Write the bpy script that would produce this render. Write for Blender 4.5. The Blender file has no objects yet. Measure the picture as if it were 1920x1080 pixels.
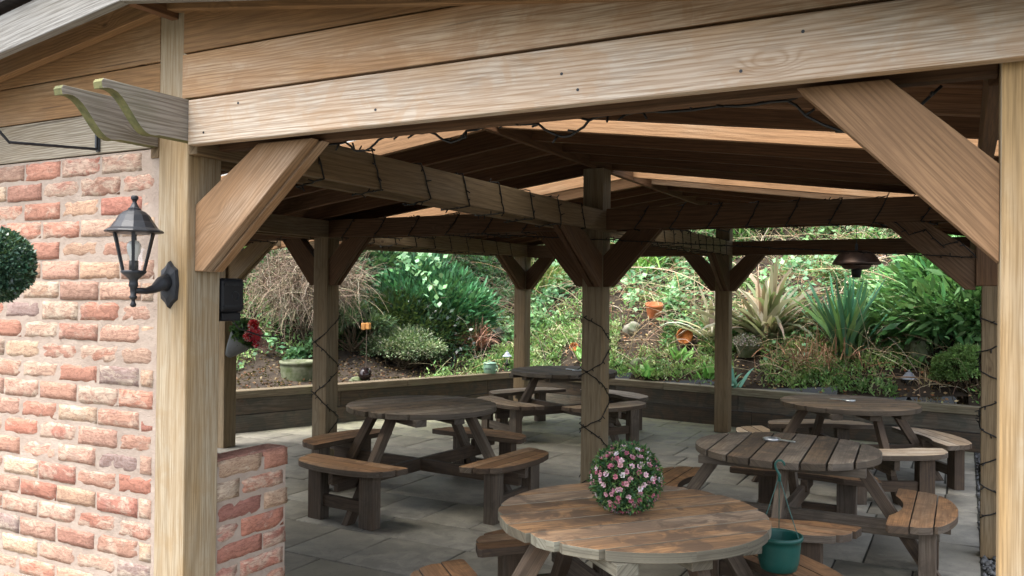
import bpy, bmesh, math, random
import numpy as np
from mathutils import Vector, Matrix
R = math.radians
rng = np.random.default_rng(7); random.seed(7)
sc = bpy.context.scene
col = sc.collection

# ------------------------------------------------------------------ camera, sky, sun, exposure
cam_d = bpy.data.cameras.new('camera'); cam = bpy.data.objects.new('camera', cam_d); col.objects.link(cam)
sc.camera = cam
YAW, PITCH, ROLL, FPX = R(28.1854), R(.415), R(.6062), 1583.27
Fv = Vector((-math.sin(YAW)*math.cos(PITCH), math.cos(YAW)*math.cos(PITCH), math.sin(PITCH)))
Rv = Vector((math.cos(YAW), math.sin(YAW), 0)); Uv = Rv.cross(Fv)
R2 = Rv*math.cos(ROLL)+Uv*math.sin(ROLL); U2 = -Rv*math.sin(ROLL)+Uv*math.cos(ROLL)
M = Matrix((R2, U2, -Fv)).transposed().to_4x4(); M.translation = Vector((2.5524, -2.198, 1.6791))
cam.matrix_world = M
cam_d.sensor_width = 36; cam_d.lens = FPX/1920*36; cam_d.clip_start = .05; cam_d.clip_end = 400

w = bpy.data.worlds.new('World'); sc.world = w; w.use_nodes = True
nt = w.node_tree; bg = nt.nodes['Background']
sky = nt.nodes.new('ShaderNodeTexSky'); sky.sky_type = 'NISHITA'; sky.sun_disc = False
SUN_EL, SUN_AZ = R(66), R(212)          # azimuth clockwise from +Y: light from behind the camera, a little left
sky.sun_elevation = SUN_EL; sky.sun_rotation = SUN_AZ
sky.air_density = 1.0; sky.dust_density = 4.0; sky.ozone_density = 1.0
hsv = nt.nodes.new('ShaderNodeHueSaturation'); hsv.inputs['Saturation'].default_value = .45   # thin overcast: paler than a blue sky
nt.links.new(sky.outputs[0], hsv.inputs['Color']); nt.links.new(hsv.outputs[0], bg.inputs[0]); bg.inputs[1].default_value = .15
sun_d = bpy.data.lights.new('sun', 'SUN'); sun = bpy.data.objects.new('sun', sun_d); col.objects.link(sun)
sun_d.energy = 1.3; sun_d.angle = R(40); sun_d.color = (1, .955, .9)
sd = Vector((math.sin(SUN_AZ)*math.cos(SUN_EL), math.cos(SUN_AZ)*math.cos(SUN_EL), math.sin(SUN_EL)))
sun.rotation_euler = sd.to_track_quat('Z', 'Y').to_euler()
sc.view_settings.view_transform = 'Standard'; sc.view_settings.look = 'None'
sc.view_settings.exposure = 2.2; sc.view_settings.gamma = 1
sc.render.resolution_x = 1024; sc.render.resolution_y = 576
sc.render.engine = 'CYCLES'

# ------------------------------------------------------------------ node helpers
class N:
    def __init__(s, name):
        s.m = bpy.data.materials.new(name); s.m.use_nodes = True; s.t = s.m.node_tree
        s.b = s.t.nodes['Principled BSDF']; s.o = s.t.nodes['Material Output']
    def n(s, ty, **k):
        x = s.t.nodes.new(ty)
        for a, v in k.items(): setattr(x, a, v)
        return x
    def put(s, sock, v):
        if hasattr(v, 'links') or isinstance(v, bpy.types.NodeSocket): s.t.links.new(v, sock)
        else: sock.default_value = v
    def math(s, op, a, b=0., c=0.):
        x = s.n('ShaderNodeMath', operation=op); s.put(x.inputs[0], a); s.put(x.inputs[1], b); s.put(x.inputs[2], c)
        return x.outputs[0]
    def mix(s, f, a, b, mode='MIX'):
        x = s.n('ShaderNodeMix', data_type='RGBA', blend_type=mode); x.clamp_factor = True
        s.put(x.inputs[0], f); s.put(x.inputs[6], c4(a)); s.put(x.inputs[7], c4(b)); return x.outputs[2]
    def ramp(s, f, lo, hi):
        x = s.n('ShaderNodeMapRange', interpolation_type='SMOOTHSTEP'); s.put(x.inputs[0], f)
        x.inputs[1].default_value = lo; x.inputs[2].default_value = hi; return x.outputs[0]
    def noise(s, vec, scale, detail=3., rough=.5, dist=0.):
        x = s.n('ShaderNodeTexNoise'); s.put(x.inputs['Vector'], vec); x.inputs['Scale'].default_value = scale
        x.inputs['Detail'].default_value = detail; x.inputs['Roughness'].default_value = rough
        x.inputs['Distortion'].default_value = dist; return x.outputs[0]
    def vscale(s, vec, v, add=None):
        x = s.n('ShaderNodeVectorMath', operation='MULTIPLY'); s.put(x.inputs[0], vec); x.inputs[1].default_value = v
        r = x.outputs[0]
        if add is not None:
            y = s.n('ShaderNodeVectorMath', operation='ADD'); s.put(y.inputs[0], r); s.put(y.inputs[1], add); r = y.outputs[0]
        return r
    def bump(s, h, strength=.4, dist=.01, normal=None):
        x = s.n('ShaderNodeBump'); x.inputs['Strength'].default_value = strength; x.inputs['Distance'].default_value = dist
        s.put(x.inputs['Height'], h)
        if normal is not None: s.put(x.inputs['Normal'], normal)
        return x.outputs[0]
    def fin(s, colr, rough=.7, normal=None, spec=.3, **k):
        s.put(s.b.inputs['Base Color'], c4(colr)); s.put(s.b.inputs['Roughness'], rough)
        s.b.inputs['Specular IOR Level'].default_value = spec
        if normal is not None: s.put(s.b.inputs['Normal'], normal)
        for a, v in k.items(): s.put(s.b.inputs[a.replace('_', ' ')], v)
        return s.m
def c4(v):
    return (v[0], v[1], v[2], 1.) if isinstance(v, (tuple, list)) and len(v) == 3 else v

def wood(name, light, dark, weather, wamt=.5, rings=7., line=.5, knots=.6, rough=.75, stain=None, stain_amt=0., green=0.):
    """sawn timber: grain runs along U of the UV map; 'tone' is a per-board value"""
    s = N(name)
    uv = s.n('ShaderNodeUVMap', uv_map='UVMap').outputs[0]
    tone = s.n('ShaderNodeAttribute', attribute_name='tone').outputs['Fac']
    # knots
    kv = s.vscale(uv, (3.0, 6.2, 1)); vo = s.n('ShaderNodeTexVoronoi', feature='F1'); s.put(vo.inputs['Vector'], kv); vo.inputs['Scale'].default_value = 1.
    kd = vo.outputs['Distance']
    sep = s.n('ShaderNodeSeparateXYZ'); s.put(sep.inputs[0], vo.outputs['Color']); has = s.math('GREATER_THAN', sep.outputs[0], .74)
    kmask = s.math('MULTIPLY', s.math('MULTIPLY', s.math('SUBTRACT', 1., s.ramp(kd, .05, .105)), knots), has)
    kring = s.math('MULTIPLY', s.math('MULTIPLY', s.math('SUBTRACT', 1., s.ramp(kd, .0, .32)), .13), has)
    f1 = s.noise(s.vscale(uv, (.45, 4.0, 1)), 1., 2., .42, .05)
    sv = s.n('ShaderNodeSeparateXYZ'); s.put(sv.inputs[0], uv)
    field = s.math('ADD', s.math('ADD', s.math('MULTIPLY_ADD', f1, .55, s.math('MULTIPLY', sv.outputs[1], 2.3)), kring), s.math('MULTIPLY', s.noise(s.vscale(uv, (3, 26, 1)), 1., 2.), .05))
    rg = s.math('MULTIPLY_ADD', s.math('SINE', s.math('MULTIPLY', field, rings*19.)), .5, .5)
    rg = s.math('POWER', rg, 2.2)
    fib = s.noise(s.vscale(uv, (5, 210, 1)), 1., 2., .6)
    brd = s.noise(s.vscale(uv, (.8, 9, 1)), 1., 6., .62, .15)
    wth = s.ramp(s.math('ADD', s.noise(s.vscale(uv, (.8, 3.2, 1)), 1., 4., .6), s.math('MULTIPLY', s.math('SUBTRACT', tone, .5), .35)), .62-wamt*.45, .85-wamt*.35)
    c = s.mix(brd, dark, light)
    c = s.mix(wth, c, weather)
    c = s.mix(s.math('MULTIPLY', rg, line), c, tuple(x*.42 for x in dark))
    c = s.mix(s.math('MULTIPLY', s.ramp(fib, .42, .66), .6), c, tuple(x*.55 for x in dark))
    c = s.mix(kmask, c, (.07, .035, .018))
    if stain:
        st = s.ramp(s.noise(s.vscale(uv, (2.4, 7.0, 1)), 1., 6., .68, .6), .43, .58)
        ob = s.n('ShaderNodeTexCoord').outputs['Object']
        st2 = s.ramp(s.noise(ob, 6., 5., .62, .8), .44, .60)
        c = s.mix(s.math('MULTIPLY', s.math('MAXIMUM', s.math('MULTIPLY', st, .75), st2), stain_amt), c, stain)
    if green:
        geo = s.n('ShaderNodeNewGeometry').outputs['Position']
        gm = s.ramp(s.noise(geo, 2.2, 5., .6), .5, .8)
        c = s.mix(s.math('MULTIPLY', gm, green), c, (.10, .13, .035))
    # drying checks (thin dark splits)
    ck = s.noise(s.vscale(uv, (1.6, 60, 1)), 1., 1., .4)
    ckm = s.math('MULTIPLY', s.ramp(ck, .73, .78), .6)
    c = s.mix(ckm, c, (.05, .035, .025))
    tv = s.math('MULTIPLY_ADD', tone, .5, .75)
    hs = s.n('ShaderNodeHueSaturation'); s.put(hs.inputs['Color'], c); s.put(hs.inputs['Value'], tv); c = hs.outputs[0]
    h = s.math('ADD', s.math('MULTIPLY', rg, -.35), s.math('MULTIPLY', fib, .5))
    h = s.math('SUBTRACT', h, s.math('MULTIPLY', ckm, 1.2))
    return s.fin(c, rough, s.bump(h, .35, .004), .25)

MAT = {}
MAT['facade'] = wood('wood_facade_plank', (.43, .29, .155), (.29, .17, .08), (.42, .36, .29), .5, 9, .4, .95, stain=(.31, .19, .10), stain_amt=.4)
MAT['facade2'] = wood('wood_facade_board', (.41, .245, .115), (.28, .15, .065), (.43, .345, .25), .45, 8, .38, .95, stain=(.24, .13, .06), stain_amt=.45)
MAT['gable'] = wood('wood_gable_board', (.37, .215, .095), (.24, .125, .052), (.31, .23, .145), .3, 8, .38, .95, stain=(.20, .115, .055), stain_amt=.4)
MAT['greyboard'] = wood('wood_grey_board', (.30, .235, .15), (.19, .14, .085), (.30, .265, .205), .6, 12, .5, .3)
MAT['barge'] = wood('wood_barge_board', (.19, .175, .145), (.13, .115, .09), (.22, .215, .20), .8, 6, .3, .4)
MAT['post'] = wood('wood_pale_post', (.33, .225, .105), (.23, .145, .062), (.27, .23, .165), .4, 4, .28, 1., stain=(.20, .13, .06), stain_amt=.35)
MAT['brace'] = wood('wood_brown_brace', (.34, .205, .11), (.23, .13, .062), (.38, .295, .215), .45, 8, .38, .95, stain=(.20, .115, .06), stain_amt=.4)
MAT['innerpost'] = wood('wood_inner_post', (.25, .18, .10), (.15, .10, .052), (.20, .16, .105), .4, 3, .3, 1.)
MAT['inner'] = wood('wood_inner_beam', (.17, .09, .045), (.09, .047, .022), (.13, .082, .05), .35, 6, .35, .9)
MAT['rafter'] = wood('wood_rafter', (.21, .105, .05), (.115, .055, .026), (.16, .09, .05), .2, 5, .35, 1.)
MAT['tail'] = wood('wood_scroll_tail', (.27, .225, .17), (.18, .14, .10), (.29, .26, .22), .7, 9, .4, .2, green=.25)
MAT['top'] = wood('wood_table_top', (.62, .36, .175), (.36, .19, .088), (.38, .28, .19), .34, 5, .3, .6, stain=(.11, .077, .055), stain_amt=.8)
MAT['topdark'] = wood('wood_weathered_table_top', (.26, .175, .11), (.145, .098, .062), (.20, .165, .13), .5, 5, .3, .5, stain=(.06, .048, .04), stain_amt=.75)
MAT['rimdark'] = wood('wood_dark_rim', (.12, .09, .06), (.065, .048, .032), (.12, .10, .08), .5, 4, .3, .3, stain=(.04, .035, .03), stain_amt=.4)
MAT['seat'] = wood('wood_bench_seat', (.40, .215, .10), (.22, .11, .048), (.27, .18, .11), .3, 4, .25, .6, stain=(.09, .05, .028), stain_amt=.7)
MAT['seatlit'] = wood('wood_lit_bench_seat', (.48, .36, .24), (.32, .22, .135), (.46, .39, .31), .5, 4, .25, .4, stain=(.20, .135, .085), stain_amt=.5)  # paler copy of the seat wood, daylight on the rear benches painted in
MAT['rim'] = wood('wood_table_rim', (.20, .18, .13), (.11, .092, .064), (.23, .225, .175), .6, 4, .3, .3, stain=(.10, .09, .07), stain_amt=.4)
MAT['frame'] = wood('wood_table_frame', (.15, .10, .065), (.08, .054, .035), (.13, .105, .08), .45, 4, .35, .5, stain=(.045, .036, .03), stain_amt=.4)
MAT['sleeper'] = wood('wood_sleeper', (.15, .105, .07), (.075, .05, .033), (.13, .11, .085), .4, 4, .35, .5, stain=(.03, .04, .035), stain_amt=.5)
MAT['cap'] = wood('wood_sleeper_cap', (.21, .165, .105), (.12, .088, .058), (.24, .22, .15), .5, 4, .3, .4, green=.45)
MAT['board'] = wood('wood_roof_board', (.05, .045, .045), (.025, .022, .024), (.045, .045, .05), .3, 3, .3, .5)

def simple(name, c, rough=.6, var=.25, scale=8., bump=.2, metal=0., spec=.3, c2=None, bscale=None):
    s = N(name)
    g = s.n('ShaderNodeTexCoord').outputs['Object']
    n = s.noise(g, scale, 5., .6)
    colr = s.mix(s.ramp(n, .35, .7), c, c2 or tuple(x*(1-var) for x in c))
    return s.fin(colr, rough, s.bump(s.noise(g, bscale or scale*4, 4.), bump, .005), spec, Metallic=metal)
MAT['iron'] = simple('black_iron', (.010, .011, .014), .45, .4, 12, .1, .0, .35, c2=(.022, .025, .03))
MAT['iron_grey'] = simple('grey_lantern_cap', (.30, .33, .38), .5, .3, 10, .1)
MAT['blackplastic'] = simple('black_plastic', (.012, .013, .016), .35, .3, 9, .05)
MAT['cable'] = simple('black_cable', (.012, .011, .01), .5, .2, 9, .0)
MAT['greenplastic'] = simple('green_plastic', (.005, .066, .054), .42, .25, 9, .12, 0, .45, c2=(.015, .08, .064), bscale=60)
MAT['terracotta'] = simple('terracotta', (.47, .155, .06), .8, .35, 9, .2)
MAT['terracotta2'] = simple('orange_terracotta', (.50, .18, .05), .85, .5, 14, .3)
MAT['stone'] = simple('stone', (.26, .24, .20), .9, .5, 6, .6, c2=(.10, .13, .07))
MAT['mossstone'] = simple('mossy_stone', (.17, .18, .12), .95, .5, 7, .8, c2=(.07, .09, .035))
MAT['enamel'] = simple('green_enamel', (.17, .30, .22), .35, .25, 6, .05, 0, .5, c2=(.13, .22, .16))
MAT['jug'] = simple('dark_glaze', (.02, .012, .012), .15, .3, 5, .02, 0, .6)
MAT['greypot'] = simple('grey_planter', (.085, .09, .095), .6, .2, 5, .1)
MAT['orangewood'] = simple('orange_wood', (.62, .30, .09), .7, .3, 12, .2)
MAT['copper'] = simple('brown_metal_shade', (.12, .075, .055), .35, .45, 7, .08, .6, .5, c2=(.05, .035, .03))
MAT['steel'] = simple('dull_steel', (.55, .57, .58), .3, .2, 20, .05, .8, .5)
MAT['soil'] = simple('soil', (.045, .033, .022), .95, .5, 4, 1., c2=(.022, .016, .012), bscale=30)
MAT['white'] = simple('white_plastic', (.72, .72, .70), .45, .1, 5, .02)
MAT['bark'] = simple('bark', (.13, .10, .075), .9, .5, 14, .8)
MAT['gravel'] = simple('gravel', (.12, .12, .12), .7, .6, 30, .4, c2=(.035, .037, .04))
def glass():
    s = N('lantern_glass'); tr = s.n('ShaderNodeBsdfTransparent'); gl = s.n('ShaderNodeBsdfGlossy'); gl.inputs['Roughness'].default_value = .08
    mx = s.n('ShaderNodeMixShader'); mx.inputs[0].default_value = .13
    s.t.links.new(tr.outputs[0], mx.inputs[1]); s.t.links.new(gl.outputs[0], mx.inputs[2]); s.t.links.new(mx.outputs[0], s.o.inputs[0]); return s.m
MAT['glass'] = glass()
def bulbm():
    s = N('bulb_opal'); return s.fin((.75, .77, .74), .2, None, .5, Transmission_Weight=.25)
MAT['bulb'] = bulbm()
def poly():
    s = N('clear_roof_sheet'); tr = s.n('ShaderNodeBsdfTransparent'); tr.inputs[0].default_value = (.93, .93, .9, 1)
    d = s.n('ShaderNodeBsdfTranslucent'); d.inputs[0].default_value = (.9, .9, .87, 1)
    mx = s.n('ShaderNodeMixShader'); mx.inputs[0].default_value = .12
    s.t.links.new(tr.outputs[0], mx.inputs[1]); s.t.links.new(d.outputs[0], mx.inputs[2]); s.t.links.new(mx.outputs[0], s.o.inputs[0]); return s.m
MAT['sheet'] = poly()

def brickmat():
    s = N('handmade_brick')
    g = s.n('ShaderNodeTexCoord').outputs['Object']
    ca = s.n('ShaderNodeAttribute', attribute_name='Col').outputs['Color']
    tone = s.n('ShaderNodeAttribute', attribute_name='tone').outputs['Fac']
    off = s.n('ShaderNodeCombineXYZ'); s.put(off.inputs[0], s.math('MULTIPLY', tone, 37.)); s.put(off.inputs[2], s.math('MULTIPLY', tone, 91.))
    gv = s.vscale(g, (1, 1, 1), off.outputs[0])
    cr = s.noise(s.vscale(gv, (11, 11, 42)), 1., 5., .62, 2.2)       # folded creases run along the brick
    crease = s.math('SUBTRACT', 1., s.ramp(s.math('ABSOLUTE', s.math('SUBTRACT', cr, .5)), .0, .045))
    spk = s.noise(gv, 60., 4., .7)
    lime = s.ramp(s.math('ADD', s.noise(s.vscale(gv, (9, 9, 17)), 1., 6., .7, .8), s.math('MULTIPLY', s.math('SUBTRACT', tone, .5), .28)), .50, .66)
    grey = s.ramp(s.noise(s.vscale(gv, (7, 7, 9)), 1., 3., .5), .58, .72)
    c = s.mix(s.ramp(spk, .3, .65), s.mix(.22, ca, (.0, .0, .0)), ca)
    c = s.mix(.16, c, (.40, .30, .25))
    c = s.mix(s.math('MULTIPLY', grey, .35), c, (.20, .15, .14))
    c = s.mix(s.math('MULTIPLY', lime, .62), c, (.47, .40, .31))
    c = s.mix(s.math('MULTIPLY', crease, .5), c, (.14, .06, .045))
    h = s.math('ADD', s.math('MULTIPLY', cr, 1.2), s.math('MULTIPLY', spk, .35))
    h = s.math('SUBTRACT', h, s.math('MULTIPLY', crease, .5))
    return s.fin(c, .9, s.bump(h, .55, .007), .15)
MAT['brick'] = brickmat()
def mortar():
    s = N('lime_mortar'); g = s.n('ShaderNodeTexCoord').outputs['Object']
    c = s.mix(s.ramp(s.noise(g, 9., 5., .6), .3, .7), (.315, .25, .205), (.39, .32, .265))
    c = s.mix(s.math('MULTIPLY', s.ramp(s.noise(g, 45., 3.), .6, .75), .4), c, (.24, .185, .15))
    return s.fin(c, .95, s.bump(s.noise(g, 90., 6., .75), .9, .008), .1)
MAT['mortar'] = mortar()
def slabmat():
    s = N('sandstone_flags'); g = s.n('ShaderNodeTexCoord').outputs['Object']
    tone = s.n('ShaderNodeAttribute', attribute_name='tone').outputs['Fac']
    a = s.noise(g, 1.1, 6., .6); b = s.noise(g, 7., 6., .65, .6); d = s.noise(g, 38., 3.)
    c = s.mix(s.ramp(b, .36, .64), (.165, .152, .128), (.25, .232, .192))
    c = s.mix(s.math('MULTIPLY', s.ramp(a, .42, .66), .5), c, (.10, .096, .084))
    c = s.mix(s.math('MULTIPLY', tone, .4), c, (.21, .19, .15))
    sx = s.n('ShaderNodeSeparateXYZ'); s.put(sx.inputs[0], g)
    # lighter olive tint towards the rear left of the paving
    rear_tint = s.math('MULTIPLY', s.ramp(s.math('ADD', sx.outputs[1], s.math('MULTIPLY', sx.outputs[0], -.35)), 6.2, 8.6), s.ramp(b, .25, .6))
    c = s.mix(s.math('MULTIPLY', rear_tint, .7), c, (.27, .28, .16))
    c = s.mix(s.math('MULTIPLY', s.ramp(s.noise(g, 5., 4., .7, 1.), .68, .74), .35), c, (.34, .33, .30))
    c = s.mix(s.math('MULTIPLY', s.ramp(d, .62, .72), .4), c, (.05, .05, .045))
    return s.fin(c, s.math('MULTIPLY_ADD', b, .35, .5), s.bump(s.math('ADD', b, s.math('MULTIPLY', d, .2)), .6, .015), .3)
MAT['slab'] = slabmat()
MAT['joint'] = simple('joint_dirt', (.055, .055, .045), .95, .4, 10, .5)

def leafmat(name, rough=.45, trans=.3, spec=.4):
    s = N(name)
    a = s.n('ShaderNodeAttribute', attribute_name='Col').outputs['Color']
    pb = s.b; s.put(pb.inputs['Base Color'], a); pb.inputs['Roughness'].default_value = rough; pb.inputs['Specular IOR Level'].default_value = spec
    tl = s.n('ShaderNodeBsdfTranslucent'); s.put(tl.inputs[0], s.mix(.3, a, (.35, .5, .08)))
    mx = s.n('ShaderNodeMixShader'); mx.inputs[0].default_value = trans
    s.t.links.new(pb.outputs[0], mx.inputs[1]); s.t.links.new(tl.outputs[0], mx.inputs[2]); s.t.links.new(mx.outputs[0], s.o.inputs[0])
    return s.m
MAT['leaf'] = leafmat('leaf'); MAT['gloss'] = leafmat('glossy_leaf', .28, .15, .6); MAT['dry'] = leafmat('dry_stem', .8, .1, .1)
MAT['petal'] = leafmat('petal', .6, .3, .2)

# ------------------------------------------------------------------ object helpers
def tag(o, label=None, cat=None, group=None, kind=None):
    if label: o['label'] = label
    if cat: o['category'] = cat
    if group: o['group'] = group
    if kind: o['kind'] = kind
    return o
def empty(name, loc=(0, 0, 0), rz=0, parent=None, **k):
    o = bpy.data.objects.new(name, None); col.objects.link(o); o.location = loc; o.rotation_euler = (0, 0, rz); o.empty_display_size = .1
    if parent: o.parent = parent
    return tag(o, **k)
def link(name, me, mats, parent=None, loc=None, **k):
    o = bpy.data.objects.new(name, me); col.objects.link(o)
    for m in (mats if isinstance(mats, (list, tuple)) else [mats]): me.materials.append(m)
    if parent: o.parent = parent
    if loc: o.location = loc
    return tag(o, **k)
def V(*a): return Vector(a if len(a) > 1 else a[0])

class W:
    """collects prisms of timber with grain UVs and a tone per board"""
    def __init__(s): s.v = []; s.f = []; s.uv = []; s.t = []; s.mi = []
    def prism(s, poly, ext, grain, tone=None, side_mat=0, cap_mat=0):
        poly = [V(p) for p in poly]; ext = V(ext); g = V(grain).normalized()
        tone = random.random() if tone is None else tone
        nrm = Vector((0, 0, 0))
        for i in range(len(poly)): nrm += poly[i].cross(poly[(i+1) % len(poly)])
        if nrm.dot(ext) > 0: poly = poly[::-1]
        b = len(s.v); n = len(poly); s.v += poly+[p+ext for p in poly]
        ou, ov = random.random()*20, random.random()*20
        fs = [list(range(n)), list(range(2*n-1, n-1, -1))]+[[(i+1) % n, i, i+n, (i+1) % n+n] for i in range(n)]
        for k, f in enumerate(fs):
            P = [s.v[b+i] for i in f]
            fn = (P[1]-P[0]).cross(P[2]-P[1])
            if fn.length < 1e-12: fn = (P[2]-P[0]).cross(P[-1]-P[0])
            fn = fn.normalized() if fn.length > 1e-12 else Vector((0, 0, 1))
            if k == 0: fn = -ext.normalized()
            if k == 1: fn = ext.normalized()
            if abs(fn.dot(g)) < .9:
                gg = (g-fn*fn.dot(g)).normalized(); a2 = fn.cross(gg); off = (0, .37, .71, .13)[int(abs(fn.x*2+fn.y*3+fn.z*5)) % 4]
            else:
                gg = fn.orthogonal().normalized(); a2 = fn.cross(gg); off = 0
                gg = gg*.35
            s.uv.append([(p.dot(gg)+ou, p.dot(a2)+ov+off) for p in P]); s.f.append([b+i for i in f]); s.t.append(tone)
            s.mi.append(cap_mat if k < 2 else side_mat)
        return s
    def beam(s, p0, p1, wd, h, up=(0, 0, 1), tone=None):
        p0, p1 = V(p0), V(p1); d = (p1-p0).normalized(); u = V(up); u = (u-d*u.dot(d)).normalized(); r = d.cross(u)
        a = [p0+r*x+u*y for x, y in ((-wd/2, -h/2), (wd/2, -h/2), (wd/2, h/2), (-wd/2, h/2))]
        return s.prism(a, p1-p0, d, tone)
    def box(s, x0, x1, y0, y1, z0, z1, axis=0, tone=None):
        if axis == 0: return s.beam((x0, (y0+y1)/2, (z0+z1)/2), (x1, (y0+y1)/2, (z0+z1)/2), y1-y0, z1-z0, tone=tone)
        if axis == 1: return s.beam(((x0+x1)/2, y0, (z0+z1)/2), ((x0+x1)/2, y1, (z0+z1)/2), x1-x0, z1-z0, tone=tone)
        return s.beam(((x0+x1)/2, (y0+y1)/2, z0), ((x0+x1)/2, (y0+y1)/2, z1), x1-x0, y1-y0, up=(0, 1, 0), tone=tone)
    def build(s, name, mats, parent=None, bev=.004, **k):
        me = bpy.data.meshes.new(name); me.from_pydata([tuple(v) for v in s.v], [], s.f)
        uvl = me.uv_layers.new(name='UVMap'); uvl.data.foreach_set('uv', [c for f in s.uv for p in f for c in p])
        at = me.attributes.new('tone', 'FLOAT', 'FACE'); at.data.foreach_set('value', s.t)
        me.polygons.foreach_set('material_index', s.mi)
        o = link(name, me, mats, parent, **k)
        if bev:
            m = o.modifiers.new('bevel', 'BEVEL'); m.width = bev; m.segments = 2; m.limit_method = 'ANGLE'; m.angle_limit = R(50)
        return o

def mesh_np(name, verts, faces, colors=None, mats=None, parent=None, smooth=False, tone=None, **k):
    """verts (n,3); faces (m,q) constant size; colors per face (m,3)"""
    verts = np.asarray(verts, np.float32); faces = np.asarray(faces, np.int32); q = faces.shape[1]
    me = bpy.data.meshes.new(name); me.vertices.add(len(verts)); me.vertices.foreach_set('co', verts.ravel())
    me.loops.add(faces.size); me.loops.foreach_set('vertex_index', faces.ravel())
    me.polygons.add(len(faces)); me.polygons.foreach_set('loop_start', np.arange(0, faces.size, q, dtype=np.int32))
    try: me.polygons.foreach_set('loop_total', np.full(len(faces), q, np.int32))
    except Exception: pass
    if colors is not None:
        a = me.attributes.new('Col', 'FLOAT_COLOR', 'FACE'); c = np.ones((len(faces), 4), np.float32); c[:, :3] = colors; a.data.foreach_set('color', c.ravel())
    if tone is not None:
        a = me.attributes.new('tone', 'FLOAT', 'FACE'); a.data.foreach_set('value', np.asarray(tone, np.float32))
    me.update(calc_edges=True)
    if smooth: me.polygons.foreach_set('use_smooth', np.ones(len(faces), bool))
    me.validate()
    return link(name, me, mats, parent, **k)

def nrmz(a): return a/np.maximum(np.linalg.norm(a, axis=-1, keepdims=True), 1e-9)
def leaves(P, D, L, Wd, fold=.25, up=None):
    """diamond leaves folded on the midrib; returns verts, faces (tris pairs as quads)"""
    n = len(P); D = nrmz(D); up = rng.normal(size=(n, 3)) if up is None else up
    S = nrmz(np.cross(D, up)); Nn = np.cross(S, D)
    L = np.broadcast_to(L, (n,))[:, None]; Wd = np.broadcast_to(Wd, (n,))[:, None]
    mid = P+D*L*.45-Nn*Wd*fold*.5
    v = np.stack([P, mid+S*Wd*.5+Nn*Wd*fold, P+D*L, mid-S*Wd*.5+Nn*Wd*fold], 1).reshape(-1, 3)
    b = np.arange(n)[:, None]*4
    return v, np.concatenate([b, b+1, b+2, b+3], 1)
def jit(c, n, s=.25, hue=.06):
    c = np.asarray(c)[None, :] if np.ndim(c) == 1 else c
    return np.clip(c*np.exp(rng.normal(0, s, (n, 1)))*(1+rng.normal(0, hue, (n, 3))), 0, 1)
def pick(cols, n, p=None): return np.asarray(cols)[rng.choice(len(cols), n, p=p)]
def tubes(P, r, sides=3, taper=.4):
    """P (n,k,3) polylines -> tubes; r (n,)"""
    P = np.asarray(P, float); n, k, _ = P.shape; r = np.broadcast_to(r, (n,))
    T = np.gradient(P, axis=1); T = nrmz(T); ref = nrmz(rng.normal(size=(n, 1, 3))); A = nrmz(np.cross(T, ref)); B = np.cross(T, A)
    tp = np.linspace(1, taper, k)[None, :, None, None]
    a = np.arange(sides)*2*np.pi/sides
    ring = A[:, :, None, :]*np.cos(a)[None, None, :, None]+B[:, :, None, :]*np.sin(a)[None, None, :, None]
    v = (P[:, :, None, :]+ring*r[:, None, None, None]*tp).reshape(-1, 3)
    i = np.arange(n)[:, None, None]*k*sides; j = np.arange(k-1)[None, :, None]*sides; s = np.arange(sides)[None, None, :]; s2 = (s+1) % sides
    f = np.stack([i+j+s, i+j+s2, i+j+sides+s2, i+j+sides+s], -1).reshape(-1, 4)
    return v, f
def merge(parts):
    vs, fs, cs = [], [], []; b = 0
    for v, f, c in parts:
        vs.append(v); fs.append(f+b); b += len(v); cs.append(np.broadcast_to(c, (len(f), 3)) if np.ndim(c) == 1 else c)
    return np.concatenate(vs), np.concatenate(fs), np.concatenate(cs)
def ribbons(P, width, up=None):
    """strap leaves: P (n,k,3), width (n,)"""
    n, k, _ = P.shape; T = nrmz(np.gradient(P, axis=1)); up = np.array([0, 0, 1.]) if up is None else up
    S = nrmz(np.cross(T, up+rng.normal(0, .35, (n, 1, 3)))); prof = np.sin(np.linspace(.25, 1, k)*np.pi)**.6; prof[-1] = .05
    wv = np.broadcast_to(width, (n,))[:, None, None]*prof[None, :, None]*.5
    v = np.stack([P-S*wv, P+S*wv], 2).reshape(-1, 3)
    i = np.arange(n)[:, None]*k*2; j = np.arange(k-1)[None, :]*2
    f = np.stack([i+j, i+j+1, i+j+3, i+j+2], -1).reshape(-1, 4); return v, f
def arcs(base, d0, L, k=6, droop=.6):
    """points along stems that start along d0 and bend down"""
    n = len(base); d = nrmz(d0).copy(); P = [np.array(base, float)]; L = np.broadcast_to(L, (n,))[:, None]; droop = np.broadcast_to(droop, (n,))[:, None]
    for i in range(k-1):
        P.append(P[-1]+d*L/(k-1)); d = nrmz(d+np.array([0, 0, -1.])*droop/(k-1)*(i+1)/k*2)
    return np.stack(P, 1)
def sph(n):
    d = rng.normal(size=(n, 3)); return nrmz(d)

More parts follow.
